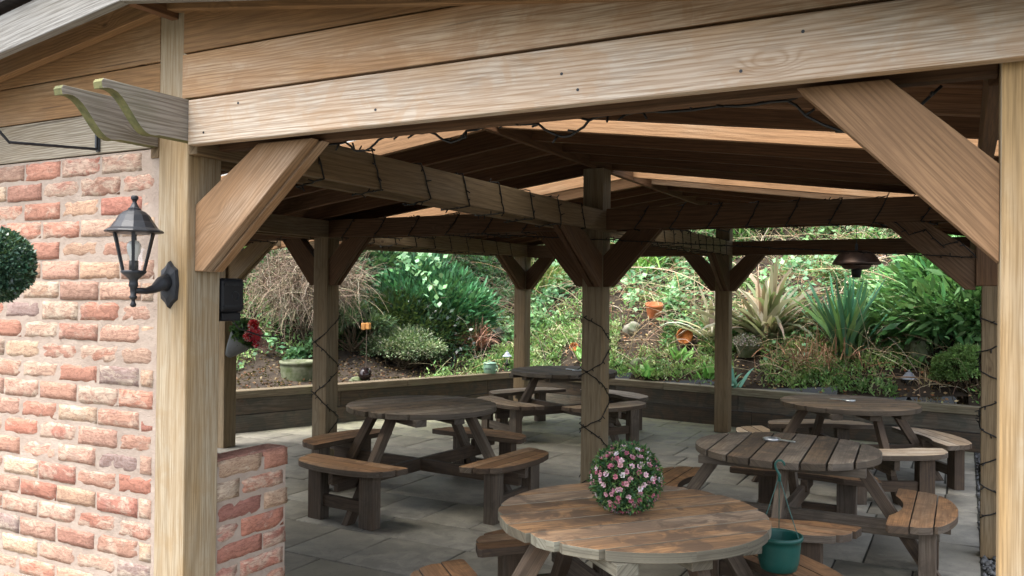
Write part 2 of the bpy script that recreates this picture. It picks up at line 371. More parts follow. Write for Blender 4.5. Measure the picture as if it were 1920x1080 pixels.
def lathe(bm, prof, c=(0, 0, 0), seg=24, sx=1., sy=1., rot=0.):
    rings = []
    for r, z in prof:
        rings.append([bm.verts.new((c[0]+r*math.cos(rot+2*math.pi*i/seg)*sx, c[1]+r*math.sin(rot+2*math.pi*i/seg)*sy, c[2]+z)) for i in range(seg)])
    for a, b in zip(rings, rings[1:]):
        for i in range(seg):
            bm.faces.new((a[i], a[(i+1) % seg], b[(i+1) % seg], b[i]))
    return rings
def bmobj(name, bm, mat, parent=None, smooth=False, bev=0, **k):
    bmesh.ops.recalc_face_normals(bm, faces=bm.faces)
    me = bpy.data.meshes.new(name); bm.to_mesh(me); bm.free()
    if smooth:
        for p in me.polygons: p.use_smooth = True
    o = link(name, me, mat, parent, **k)
    if bev:
        m = o.modifiers.new('bevel', 'BEVEL'); m.width = bev; m.segments = 2; m.limit_method = 'ANGLE'; m.angle_limit = R(40)
    return o
def bmbox(bm, x0, x1, y0, y1, z0, z1, M=None):
    vs = [bm.verts.new((x, y, z)) for z in (z0, z1) for x, y in ((x0, y0), (x1, y0), (x1, y1), (x0, y1))]
    for f in ((3, 2, 1, 0), (4, 5, 6, 7), (0, 1, 5, 4), (1, 2, 6, 5), (2, 3, 7, 6), (3, 0, 4, 7)): bm.faces.new([vs[i] for i in f])
    if M is not None:
        for v in vs: v.co = M @ v.co
    return vs
def bmtube(bm, pts, r, seg=8, cap=True):
    pts = [V(p) for p in pts]; rr = r if isinstance(r, (list, tuple)) else [r]*len(pts); prev = None; rings = []
    for i, p in enumerate(pts):
        t = (pts[min(i+1, len(pts)-1)]-pts[max(i-1, 0)]).normalized()
        if prev is None: a = t.orthogonal().normalized()
        else: a = (prev-t*prev.dot(t)).normalized()
        prev = a; b = t.cross(a)
        rings.append([bm.verts.new(p+(a*math.cos(2*math.pi*k/seg)+b*math.sin(2*math.pi*k/seg))*rr[i]) for k in range(seg)])
    for x, y in zip(rings, rings[1:]):
        for k in range(seg): bm.faces.new((x[k], x[(k+1) % seg], y[(k+1) % seg], y[k]))
    if cap: bm.faces.new(rings[0][::-1]); bm.faces.new(rings[-1])

# ------------------------------------------------------------------ main dimensions
PW0, PW = .162, .1735             # post sections
ZB, BH = 2.20, .165               # beam underside, beam height
D1, D2 = 4.088, 8.219             # post rows
XA, XE = -2.8205, 2.79
XC = -.081                        # ridge line
SL = .135                         # roof slope
def zraf(x): return 2.735-SL*abs(x-XC)

# ------------------------------------------------------------------ paving, ground
WALL = [(-6.9, .2), (-5.05, 4.9), (-3.4, 9.2), (2.85, 8.3), (9.0, 7.4)]     # inner face of the retaining wall in plan
def wall_x(y):
    for (xa, ya), (xb, yb) in zip(WALL[:2], WALL[1:3]):
        if ya <= y <= yb: return xa+(xb-xa)*(y-ya)/(yb-ya)
    return WALL[0][0]
def paving():
    vs, fs, tn = [], [], []
    y = -3.9; 
    while y < 9.4:
        h = random.choice([.45, .6, .6, .75])
        x = -7.3+random.random()*.6
        while x < 2.63:
            wd = random.choice([.45, .6, .75, .9, .9]); x1 = min(x+wd, 2.66)
            if x1 > 2.5: x1 = 2.66
            g = .008; b = len(vs); t = random.random(); dz = random.uniform(-.0015, .0015)
            xa, xb, ya, yb = x+g, x1-g, y+g, y+h-g; e = .004
            q = [random.uniform(-.003, .003) for _ in range(8)]
            base = [(xa+q[0], ya+q[1]), (xb+q[2], ya+q[3]), (xb+q[4], yb+q[5]), (xa+q[6], yb+q[7])]
            cx, cy = (xa+xb)/2, (ya+yb)/2
            vs += [(X, Y, -.03) for X, Y in base]+[(X, Y, -.004+dz) for X, Y in base]
            vs += [(X+math.copysign(e, cx-X), Y+math.copysign(e, cy-Y), dz) for X, Y in base]
            for k in range(4):
                k2 = (k+1) % 4
                fs.append((b+k, b+k2, b+4+k2, b+4+k)); fs.append((b+4+k, b+4+k2, b+8+k2, b+8+k))
            fs.append((b+8, b+9, b+10, b+11)); tn += [t]*9
            x = x1
            if x >= 2.66: break
        y += h
    mesh_np('paving', vs, fs, mats=MAT['slab'], tone=tn, kind='structure')
paving()
gv = [(-40, -30, -.012), (40, -30, -.012), (40, 40, -.012), (-40, 40, -.012)]
mesh_np('ground', gv, [(0, 1, 2, 3)], mats=MAT['joint'], kind='structure')

# terrain of the planted bank behind the retaining wall
_seg = [(np.array(a), np.array(b)) for a, b in zip(WALL, WALL[1:])]
def wdist(x, y):
    best = None
    for a, b in _seg:
        t = b-a; L = np.hypot(*t); t = t/L; nrm = np.array([-t[1], t[0]])
        d = (x-a[0])*nrm[0]+(y-a[1])*nrm[1]
        best = d if best is None else np.maximum(best, d)
    return best
def hnoise(x, y):
    return .10*np.sin(x*1.7+.6*y)+.07*np.sin(2.9*x-1.3*y+1)+.05*np.sin(4.1*y+2.2*x)+.03*np.sin(7.3*x+5.1*y)
def terr(x, y):
    x = np.asarray(x, float); y = np.asarray(y, float)
    d = wdist(x, y); left = 1/(1+np.exp((x+4.6)*3))
    flat = 1.5*left
    return .43+.60*np.maximum(0, d-flat)+.06*np.minimum(d, flat)+hnoise(x, y)*np.clip((d-.25)/1.2, 0, 1)
def bank():
    xs = np.arange(-20, 14, .2); ys = np.arange(0, 20, .2); X, Y = np.meshgrid(xs, ys, indexing='ij')
    d = wdist(X, Y); Z = np.where(d > .05, terr(X, Y), np.nan)
    Z = np.minimum(Z, 5.2+hnoise(X, Y)); ok = ~np.isnan(Z); idx = -np.ones(X.shape, int); idx[ok] = np.arange(ok.sum())
    v = np.stack([X[ok], Y[ok], Z[ok]], 1); a, b, c, e = idx[:-1, :-1], idx[1:, :-1], idx[1:, 1:], idx[:-1, 1:]
    q = (a >= 0) & (b >= 0) & (c >= 0) & (e >= 0)
    mesh_np('bank_terrain', v, np.stack([a[q], b[q], c[q], e[q]], 1), mats=MAT['soil'], smooth=True, kind='structure')
bank()

# retaining wall of sleepers
rw = empty('retaining_wall', (-3.4, 9.2, 0), label='dark timber sleeper retaining wall with pale capping around the rear of the patio', cat='retaining wall')
def rwall():
    o = V(rw.location)
    for (a, b) in _seg:
        a3, b3 = Vector((a[0], a[1], 0))-o, Vector((b[0], b[1], 0))-o
        t = (b3-a3).normalized(); n = Vector((-t.y, t.x, 0)); L = (b3-a3).length
        u = 0.
        ext = .0
        k = 0
        while u < L-.01:
            ln = min(random.uniform(1.8, 2.6), L-u)
            if L-u-ln < .5: ln = L-u
            p, q = a3+t*(u+.004), a3+t*(u+ln-.004)
            W().beam(p+n*.085+Vector((0, 0, .455)), q+n*.085+Vector((0, 0, .455)), .19, .09).build('cap_sleeper', MAT['cap'], rw, .006)
            u += ln
        for row, (z0, z1) in enumerate(((.215, .408), (.0, .21))):
            u = -.0; first = True
            while u < L-.01:
                ln = min(random.uniform(1.2, 2.6), L-u)
                if L-u-ln < .5: ln = L-u
                p, q = a3+t*(u+.003), a3+t*(u+ln-.003); off = .07+random.uniform(-.004, .004)
                W().beam(p+n*off+Vector((0, 0, (z0+z1)/2)), q+n*off+Vector((0, 0, (z0+z1)/2)), .1, z1-z0-.004).build('sleeper', MAT['sleeper'], rw, .005)
                u += ln
rwall()

# ------------------------------------------------------------------ brick walls
BR, MO = .251, .0837
def brick_mesh(courses, width, x0, face_y, cols, seed, phase=0., axis='x', closers=True):
    """individually dented bricks; local coords: u along, depth y, z up"""
    r = np.random.default_rng(seed); vs, fs, cs, ts = [], [], [], []
    nu, nv = 9, 5
    for c in range(courses):
        z0 = c*MO+.006; off = (c % 2)*BR/2+phase
        u = -off
        while u < width:
            a, b = max(u+.0065, 0.), min(u+BR-.0065, width); u += BR
            if b-a < .035: continue
            q = r.uniform(-.0035, .0035, 6); a += q[0]; b += q[1]
            za, zb = z0+q[2], z0+MO-.0145+q[3]
            n1 = max(2, int(nu*(b-a)/.24))
            U, Z = np.meshgrid(np.linspace(a, b, n1), np.linspace(za, zb, nv), indexing='ij')
            edge = np.minimum(np.minimum(U-a, b-U), np.minimum(Z-za, zb-Z)) < 1e-6
            dep = r.normal(0, .0016, U.shape)+.002*np.sin(U*60+r.uniform(0, 6))*np.sin(Z*120+r.uniform(0, 6))
            dep = np.where(edge, .0036+abs(r.normal(0, .0014, U.shape)), dep)+q[4]*.8
            U = U+np.where(edge, r.normal(0, .0013, U.shape), 0); Z = Z+np.where(edge, r.normal(0, .0013, U.shape), 0)
            bi = len(vs); front = np.stack([U, face_y+dep, Z], -1).reshape(-1, 3); back = front.copy(); back[:, 1] = face_y+.03
            vs += [tuple(p) for p in front]
            idx = np.arange(n1*nv).reshape(n1, nv)+bi
            F = [(idx[i, j], idx[i+1, j], idx[i+1, j+1], idx[i, j+1]) for i in range(n1-1) for j in range(nv-1)]
            # rim back into the mortar
            loop = list(idx[:, 0])+list(idx[-1, 1:])+list(idx[-2::-1, -1])+list(idx[0, -2:0:-1])
            bb = len(vs)
            for i in loop: p = vs[i]; vs.append((p[0], face_y+.03, p[2]))
            L = len(loop)
            F += [(loop[(k+1) % L], loop[k], bb+k, bb+(k+1) % L) for k in range(L)]
            cc = np.array(cols[r.choice(len(cols))])*np.exp(r.normal(0, .12)); t = r.random()
            fs += F; cs += [cc]*len(F); ts += [t]*len(F)
    return np.array(vs), fs, np.array(cs), ts
COLS = [(.40, .155, .10), (.42, .19, .125), (.38, .15, .105), (.41, .22, .15), (.45, .29, .19), (.47, .33, .22), (.39, .23, .165), (.26, .19, .17), (.43, .25, .18), (.42, .28, .20), (.45, .28, .20), (.40, .18, .12), (.41, .20, .14)]
bw = empty('brick_wall', (-4.2, 0, 0), label='tall reclaimed red and buff brick wall under the timber gable left of the corner post', cat='brick wall')
vs, fs, cs, ts = brick_mesh(27, 4.2-PW0-.022, 0, .0, COLS, 3, phase=.07)
vs[:, 2] += 2.224-27*MO-.004
mesh_np('brick', vs, fs, cs, MAT['brick'], bw, tone=ts)
bm = bmesh.new(); bmbox(bm, 0, 4.2-PW0-.002, .0048, .215, 0, 2.221); bmobj('mortar', bm, MAT['mortar'], bw)
lw = empty('low_brick_wall', (-.012, PW0+.002, 0), rz=R(90), label='short waist high stub of red brick wall behind the corner post', cat='brick wall')
vs, fs, cs, ts = brick_mesh(12, .395, 0, .0, COLS[:4]+[(.34, .13, .10), (.38, .17, .13), (.42, .29, .19)], 12, phase=.12)
vs[:, 2] += .012
mesh_np('brick', vs, fs, cs, MAT['brick'], lw, tone=ts)
# coping bricks: real blocks over the core so the top and the end read as brick too
bm = bmesh.new(); bmbox(bm, 0.002, .388, .0048, .112, 0, .99); bmobj('mortar', bm, MAT['mortar'], lw)
bm = bmesh.new()
bmbox(bm, .0, .119, .014, .120, .945, 1.018); bmbox(bm, .131, .397, .014, .120, .945, 1.016)
o = bmobj('coping_brick', bm, MAT['brick'], lw, bev=.004)
a = o.data.attributes.new('Col', 'FLOAT_COLOR', 'FACE'); a.data.foreach_set('color', [.30, .135, .10, 1]*len(o.data.polygons))
a = o.data.attributes.new('tone', 'FLOAT', 'FACE'); a.data.foreach_set('value', [.3]*len(o.data.polygons))
bm = bmesh.new()
for k in range(11):
    bmbox(bm, .384, .397, .012+(k % 2)*.03, .118, .012+k*MO+.006, .012+k*MO+MO-.008)
o = bmobj('end_brick', bm, MAT['brick'], lw, bev=.003)
a = o.data.attributes.new('Col', 'FLOAT_COLOR', 'FACE'); a.data.foreach_set('color', [.32, .13, .095, 1]*len(o.data.polygons))
a = o.data.attributes.new('tone', 'FLOAT', 'FACE'); a.data.foreach_set('value', [.3]*len(o.data.polygons))

# ------------------------------------------------------------------ the timber pavilion
pav = empty('timber_pavilion', (0, 0, 0), label='open sided oak coloured timber pavilion with low gabled roof, braced posts and boarded gable front', cat='pavilion')
P_ = pav
posts = {}
def post(x1, y0, z1, mat='post', s=PW, z0=0., **k):
    o = W().box(x1-s, x1, y0, y0+s, z0, z1, 2).build('post', MAT[mat], P_, .007, **k); return o
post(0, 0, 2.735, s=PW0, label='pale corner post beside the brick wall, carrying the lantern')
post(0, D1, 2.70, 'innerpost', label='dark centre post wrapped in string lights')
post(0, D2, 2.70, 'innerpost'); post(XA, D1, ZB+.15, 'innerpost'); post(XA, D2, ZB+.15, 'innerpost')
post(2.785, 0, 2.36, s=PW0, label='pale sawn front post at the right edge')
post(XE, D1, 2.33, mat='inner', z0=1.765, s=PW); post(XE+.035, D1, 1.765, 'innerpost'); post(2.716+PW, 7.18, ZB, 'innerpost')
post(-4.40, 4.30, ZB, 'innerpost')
# inner double front plank
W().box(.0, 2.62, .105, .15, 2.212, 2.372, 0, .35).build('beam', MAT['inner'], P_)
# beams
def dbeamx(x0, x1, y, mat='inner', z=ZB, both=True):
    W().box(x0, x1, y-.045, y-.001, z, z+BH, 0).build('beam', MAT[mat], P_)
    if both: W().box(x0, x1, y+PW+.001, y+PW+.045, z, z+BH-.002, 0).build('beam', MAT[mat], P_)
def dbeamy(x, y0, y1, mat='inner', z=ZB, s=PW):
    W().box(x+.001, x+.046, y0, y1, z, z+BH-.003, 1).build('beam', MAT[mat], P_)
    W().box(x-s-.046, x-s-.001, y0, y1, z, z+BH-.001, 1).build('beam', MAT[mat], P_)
MAT['litrafter'] = wood('wood_lit_rafter', (.46, .27, .145), (.33, .175, .085), (.40, .27, .17), .3, 4, .25, 1.)  # lighter copy of the rafter wood; light from the clear strips painted in
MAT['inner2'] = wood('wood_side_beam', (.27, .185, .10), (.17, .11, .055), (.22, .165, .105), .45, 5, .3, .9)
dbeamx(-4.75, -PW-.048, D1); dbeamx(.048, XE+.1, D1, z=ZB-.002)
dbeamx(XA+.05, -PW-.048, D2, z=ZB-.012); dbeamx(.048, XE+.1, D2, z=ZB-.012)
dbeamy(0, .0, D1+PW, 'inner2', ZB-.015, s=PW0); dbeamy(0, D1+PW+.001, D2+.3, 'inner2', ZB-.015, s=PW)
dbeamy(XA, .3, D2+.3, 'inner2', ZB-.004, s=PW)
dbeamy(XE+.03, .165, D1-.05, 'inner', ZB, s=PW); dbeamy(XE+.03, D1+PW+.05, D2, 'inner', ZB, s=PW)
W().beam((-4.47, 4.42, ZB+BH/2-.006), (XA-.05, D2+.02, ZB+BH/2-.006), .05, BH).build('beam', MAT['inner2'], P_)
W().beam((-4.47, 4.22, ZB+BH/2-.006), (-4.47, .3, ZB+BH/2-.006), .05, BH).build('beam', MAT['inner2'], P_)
# knee braces: double planks lying in the plane of the beam
def brace(px, py, ax, mat='inner', reach=.46, topl=.26, zb=1.745, zt=ZB, th=.044, gap=.012, off=None, double=True, zl=.25, label=None, toe=.06):
    """ax: +-1 along x, or 'y+'/'y-'; (px,py) = face of the post at its corner line"""
    if ax in (1, -1): d = V(ax, 0, 0); n = V(0, 1, 0)
    else: d = V(0, 1 if ax == 'y+' else -1, 0); n = V(1, 0, 0)
    z = V(0, 0, 1); o = V(px, py, 0)
    poly = [o+z*zb, o+z*(zb+zl), o+d*(reach-topl)+z*(zt), o+d*reach+z*zt, o+d*.115+z*zb] if False else \
           [o+z*(zb), o+z*(zb+zl), o+d*(reach-topl)+z*zt, o+d*reach+z*zt, o+d*toe+z*zb]
    g = d*(reach-.06)+z*(zt-zb)
    bs = []
    for k in range(2 if double else 1):
        bs.append(W().prism([p+n*(k*(th+gap)) for p in poly], n*th, g).build('brace', MAT[mat], P_, .004))
    if label: bs[0]['label'] = label
brace(0, .035, 1, 'brace', reach=.565, topl=.25, zb=1.752, zt=2.211, toe=.045, label='broad diagonal brace right of the lantern post')
brace(2.622, .035, -1, 'brace', reach=.45, topl=.215, zb=1.765, zt=2.211, zl=.225, toe=.002)
for px, sgn in ((0, 1), (-PW, -1)):
    brace(px, D1+.02, sgn, 'inner', reach=.47 if sgn == 1 else .44, topl=.26)
    brace(px, D2+.02, sgn, 'inner', reach=.42, topl=.22, zt=ZB-.012)
for px, sgn in ((XA, 1), (XA-PW, -1)): brace(px, D1+.02, sgn, 'inner', reach=.44, topl=.25)
brace(XA, D2+.02, 1, 'inner', reach=.42, topl=.22, zt=ZB-.012)
brace(XE-PW, D1+.02, -1, 'inner', reach=.56, topl=.26, zb=1.74)
brace(-.1, D1, 'y-', 'inner', reach=.76, topl=.33); brace(-.1, D2, 'y-', 'inner', reach=.70, topl=.3, zt=ZB-.015)
brace(XA-.1, D2, 'y-', 'inner', reach=.7, topl=.3); brace(-4.40, 4.33, 1, 'inner2', reach=.62, topl=.27)
# front plank on the facade, boards above it, gable boards over the brick wall
W().box(.047, 2.95, -.045, -.002, 2.211, 2.376, 0, .75).build('beam', MAT['facade'], P_, .005, label='long pale weathered front beam')
def clipboard(x0, x1, z0, z1, y0, y1, mat, tone=None, name='gable_board'):
    # board clipped by the roof line
    lim = lambda x: 2.727+.05-SL*abs(x-XC)
    xs = sorted(set([x0, x1]+[x for x in np.linspace(x0, x1, 9)]))
    top = [(x, min(z1, lim(x))) for x in xs]; top = [(x, z) for x, z in top if z > z0+.002]
    if len(top) < 2: return
    poly = [(top[0][0], y0, z0)]+[(x, y0, z) for x, z in top]+[(top[-1][0], y0, z0)]
    W().prism(poly, (0, y1-y0, 0), (1, 0, 0), tone).build(name, MAT[mat], P_, .003)
clipboard(.002, 2.95, 2.387, 2.549, -.034, .0, 'facade2', .75)
clipboard(.002, 2.95, 2.556, 2.80, -.030, .0, 'gable', .25)
clipboard(-4.6, -PW0-.002, 2.226, 2.386, .001, .03, 'greyboard', .6)
clipboard(-4.6, -PW0-.002, 2.391, 2.549, .004, .03, 'gable', .45)
clipboard(-4.6, -PW0-.002, 2.554, 2.80, .002, .03, 'gable', .62)
def slant(x0, x1, y0, y1, off, h, mat, tone=None, name='barge_board'):
    for a, b in ((x0, XC), (XC, x1)):
        poly = [(a, y0, zraf(a)+off), (b, y0, zraf(b)+off), (b, y0, zraf(b)+off+h), (a, y0, zraf(a)+off+h)]
        W().prism(poly, (0, y1-y0, 0), (b-a, 0, zraf(b)-zraf(a)), tone).build(name, MAT[mat], P_, .004)
slant(-4.9, 3.1, -.055, -.012, -.012, .14, 'gable', .35, 'frieze_board')
slant(-4.9, 3.1, -.235, -.195, -.035, .150, 'barge', .6)
# soffit between them, rafters, ridge, boards, clear strips
def xleft(y):                      # the rear left corner of the roof is cut off along the skewed side
    return -4.95 if y < 4.5 else -4.95+(y-4.5)*.45
def deck(y0, y1, z_off, th, mat, name, x1=3.15):
    cuts = [y0]+[c for c in (4.5,) if y0 < c < y1]+[y1]
    for ya, yb in zip(cuts, cuts[1:]):
        a, b = xleft(ya), xleft(yb)
        W().prism([(a, ya, zraf(a)+z_off), (XC, ya, zraf(XC)+z_off), (XC, yb, zraf(XC)+z_off), (b, yb, zraf(b)+z_off)], (0, 0, th), (0, 1, 0), .4).build(name, MAT[mat], P_, 0)
        W().prism([(XC, ya, zraf(XC)+z_off), (x1, ya, zraf(x1)+z_off), (x1, yb, zraf(x1)+z_off), (XC, yb, zraf(XC)+z_off)], (0, 0, th), (0, 1, 0), .4).build(name, MAT[mat], P_, 0)
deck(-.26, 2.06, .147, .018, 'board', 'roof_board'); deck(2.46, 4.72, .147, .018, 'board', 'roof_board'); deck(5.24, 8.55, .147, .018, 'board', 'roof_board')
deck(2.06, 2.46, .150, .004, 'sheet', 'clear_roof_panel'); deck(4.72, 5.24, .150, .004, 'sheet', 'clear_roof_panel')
W().box(XC-.02, XC+.02, -.19, 8.52, 2.70, 2.85, 1).build('ridge_board', MAT['rafter'], P_)
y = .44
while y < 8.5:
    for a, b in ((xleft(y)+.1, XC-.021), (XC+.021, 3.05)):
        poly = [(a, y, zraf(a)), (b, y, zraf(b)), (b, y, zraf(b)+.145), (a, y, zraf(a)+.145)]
        W().prism(poly, (0, .045, 0), (b-a, 0, zraf(b)-zraf(a)), None).build('rafter', MAT['litrafter' if (2.3 < y < 2.6 or 4.8 < y < 5.6) else 'rafter'], P_, .003)
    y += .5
# scroll-cut rafter tails that project past the corner post
def tail(xa, th):
    pts = []
    zt, zb_ = 2.378, 2.226
    pts.append((xa, -.001, zb_)); pts.append((xa, -.165, zb_)); 
    for i in range(1, 13):
        t = i/12; y = -.165-.225*t
        z = zb_+.118*(.5-.5*math.cos(t*math.pi))*.62+.118*.38*t + .02*math.sin(t*2*math.pi)*-1
        pts.append((xa, y, z))
    pts.append((xa, -.395, zt-.012)); pts.append((xa, -.388, zt)); pts.append((xa, -.001, zt))
    W().prism(pts, (th, 0, 0), (0, 1, 0), .6, side_mat=1).build('scroll_tail', [MAT['tail'], MAT['mosswood']], P_, .002)
MAT['mosswood'] = simple('algae_edge', (.15, .145, .06), .9, .4, 25, .4, c2=(.075, .08, .035))
tail(.001, .045); tail(-PW0-.047, .045)
def screws():
    bm = bmesh.new()
    pts = [(.13, 2.25), (.30, 2.34), (1.55, 2.30), (1.60, 2.25), (2.05, 2.25), (2.2, 2.33), (2.85, 2.26), (2.87, 2.33), (.9, 2.26)]
    for x, z in pts:
        lathe(bm, [(.0001, .0), (.0045, .0), (.0045, .003)], (0, 0, 0), 8)
        for v in bm.verts[-24:] if False else list(bm.verts)[-24:]:
            a, b, c = v.co; v.co = (x+a, -.0455-c*.3, z+b)
    bmobj('screw', bm, MAT['iron'], P_)
screws()

# ------------------------------------------------------------------ round picnic tables
def strip_polys(lo_f, hi_f, tmax, a, b, nt=41):
    runs, cur = [], []
    for t in np.linspace(-tmax, tmax, nt):
        l, h = max(a, lo_f(t)), min(b, hi_f(t))
        if h-l > .004: cur.append((t, l, h))
        else:
            if len(cur) > 1: runs.append(cur)
            cur = []
    if len(cur) > 1: runs.append(cur)
    return runs
def planks(Wb, lo_f, hi_f, tmax, r0, r1, n, z, th, tdir, rdir, gap=.006, nt=49, tone=None):
    edges = np.linspace(r0, r1, n+1)
    for i in range(n):
        a, b = edges[i]+gap/2, edges[i+1]-gap/2; tn = random.random() if tone is None else tone
        for run in strip_polys(lo_f, hi_f, tmax, a, b, nt):
            pts = [(t, l) for t, l, h in run]+[(t, h) for t, l, h in run[::-1]]
            q = []
            for p in pts:
                if not q or (abs(p[0]-q[-1][0])+abs(p[1]-q[-1][1])) > 1e-5: q.append(p)
            if len(q) < 3: continue
            poly = [tdir*t+rdir*r+V(0, 0, z) for t, r in q]
            Wb.prism(poly, (0, 0, -th), tdir, tn, side_mat=1)
def copy_tree(o, parent=None):
    c = o.copy(); col.objects.link(c)
    c.parent = parent; c.matrix_parent_inverse = o.matrix_parent_inverse.copy()
    for ch in list(o.children): copy_tree(ch, c)
    return c
def make_table(name, rt, ht, hs, ro, ri, n, topm, seatm, seed, pang=0., gap=.0075, span=.525):
    random.seed(seed)
    t = empty(name)
    wb = W(); c_, s_ = math.cos(pang), math.sin(pang)
    td, rd = V(c_, s_, 0), V(-s_, c_, 0)
    f = lambda q: math.sqrt(max(rt*rt-q*q, 0))
    planks(wb, lambda q: -f(q), f, rt*.9995, -rt, rt, n, ht, .042, td, rd, gap, 61)
    rimm = MAT['rim' if topm == 'top' else 'rimdark']
    wb.build('table_top', [MAT[topm], rimm], t, .003)
    wb = W()
    for q in (-.52, 0, .52):                                       # battens under the top
        hw = math.sqrt(rt*rt-(q*rt+.05)**2)-.025 if q else rt-.05
        wb.beam(td*(q*rt)-rd*hw+V(0, 0, ht-.042-.026), td*(q*rt)+rd*hw+V(0, 0, ht-.042-.026), .095, .05)
    wb.build('batten', rimm, t, .003)
    for k in range(4):
        a = k*math.pi/2; e = V(math.cos(a), math.sin(a), 0); g = V(-math.sin(a), math.cos(a), 0)
        z1 = ht-.043; p1 = e*(rt*.70)+V(0, 0, z1); p0 = e*(ri+.17)
        h = .045
        poly = [p0-e*h+g*.03, p0+e*h+g*.03, p1+e*h+g*.03, p1-e*h+g*.03]
        W().prism(poly, g*.055, p1-p0).build('leg', MAT['frame'], t, .004)
        if k < 2:
            zz = .335-.002*k
            W().beam(-e*(ro-.10)+V(0, 0, zz-.05)+g*.008, e*(ro-.10)+V(0, 0, zz-.05)+g*.008, .042, .098-.004*k).build('rail', MAT['frame'], t, .003)
    for k in range(4):
        a = k*math.pi/2; b = empty('bench', rz=a, parent=t)
        td2, rd2 = V(0, 1, 0), V(1, 0, 0); T0, T1 = ro*(span-.15), ro*span
        def prof(q):
            q = abs(q); m = (math.sqrt(ro*ro-q*q)+math.sqrt(max(ri*ri-q*q, 0)))/2; hw = (math.sqrt(ro*ro-q*q)-math.sqrt(max(ri*ri-q*q, 0)))/2
            if q > T0: hw *= math.sqrt(max(0, 1-((q-T0)/(T1-T0))**2))
            return m, hw
        wb = W()
        planks(wb, lambda q: prof(q)[0]-prof(q)[1], lambda q: prof(q)[0]+prof(q)[1], T1*.9999, prof(T1)[0]-.02, ro, 3, hs, .042, td2, rd2, .006, 61)
        wb.build('seat', [MAT[seatm], MAT['frame']], b, .003)
        rc = (ro+ri)/2
        for sg in (-1, 1):
            y0 = sg*ro*(span*.53)
            W().box(rc-.05, rc+.04, y0-.065, y0+.065, 0, hs-.043, 2).build('leg', MAT['frame'], b, .004)
        W().box(rc-.028, rc+.017, -ro*(span*.53)+.066, ro*(span*.53)-.066, .10, .185, 1).build('stretcher', MAT['frame'], b, .003)
        W().box(rc-.052, rc+.042, -ro*.44, ro*.44, hs-.10, hs-.0435, 1).build('bearer', MAT['frame'], b, .003) if False else None
        W().box(ri-.02, ro-.04, -.028, .018, hs-.13, hs-.0435, 0).build('bearer', MAT['frame'], b, .003)
    return t
GT = 'round picnic tables with four curved benches'
def place(t, x, y, rz, label):
    t.location = (x, y, 0); t.rotation_euler = (0, 0, R(rz)); tag(t, label, 'picnic table', GT)
T1 = make_table('picnic_table', .593, .718, .415, .985, .685, 8, 'top', 'seat', 21, R(3)); place(T1, 1.257, 1.366, 47, 'nearest round picnic table, its orange brown top carrying the pink flower ball')
T2 = make_table('picnic_table', .61, .772, .43, 1.06, .73, 8, 'topdark', 'seat', 22, R(-20), .012, .455); place(T2, -1.35, 3.55, 85, 'round picnic table left of the centre post with dark weathered top')
T3 = make_table('picnic_table', .645, .757, .43, 1.08, .75, 8, 'topdark', 'seatlit', 23); place(T3, -1.75, 7.2, -28, 'farthest round picnic table, behind the centre post at the wall corner')
T4 = make_table('picnic_table', .571, .718, .42, .985, .685, 8, 'topdark', 'seat', 24, R(3), .011); place(T4, 1.546, 3.443, 90, 'round picnic table with wide gaps between its planks, middle one on the right')
T5 = make_table('picnic_table', .605, .722, .42, 1.0, .69, 8, 'topdark', 'seatlit', 25, 0., .011); place(T5, 1.624, 6.1, 29, 'rear right round picnic table with bench seats coloured as daylit beneath the hanging heater')

# parasol-hole covers lying on the tables
def cover(x, y, z, rz, label):
    e = empty('parasol_cover', (x, y, z), R(rz), label=label, cat='parasol_cover')
    bm = bmesh.new(); lathe(bm, [(.001, .004), (.045, .004), (.05, .016), (.058, .016), (.055, .0), (.001, .0)], seg=20)
    bmobj('dish', bm, MAT['steel'], e, True)
    bm = bmesh.new(); bmbox(bm, .05, .17, -.012, .012, .008, .016); bmobj('handle', bm, MAT['steel'], e, bev=.003)
cover(1.42, 3.62, .7185, -20, 'shallow metal parasol hole cover on the wide gapped table, middle right')
cover(1.62, 6.15, .7225, 175, 'metal parasol hole cover on the rear right table under the heater')
cover(-1.58, 7.2, .7575, 165, 'metal parasol hole cover on the farthest table behind the centre post')

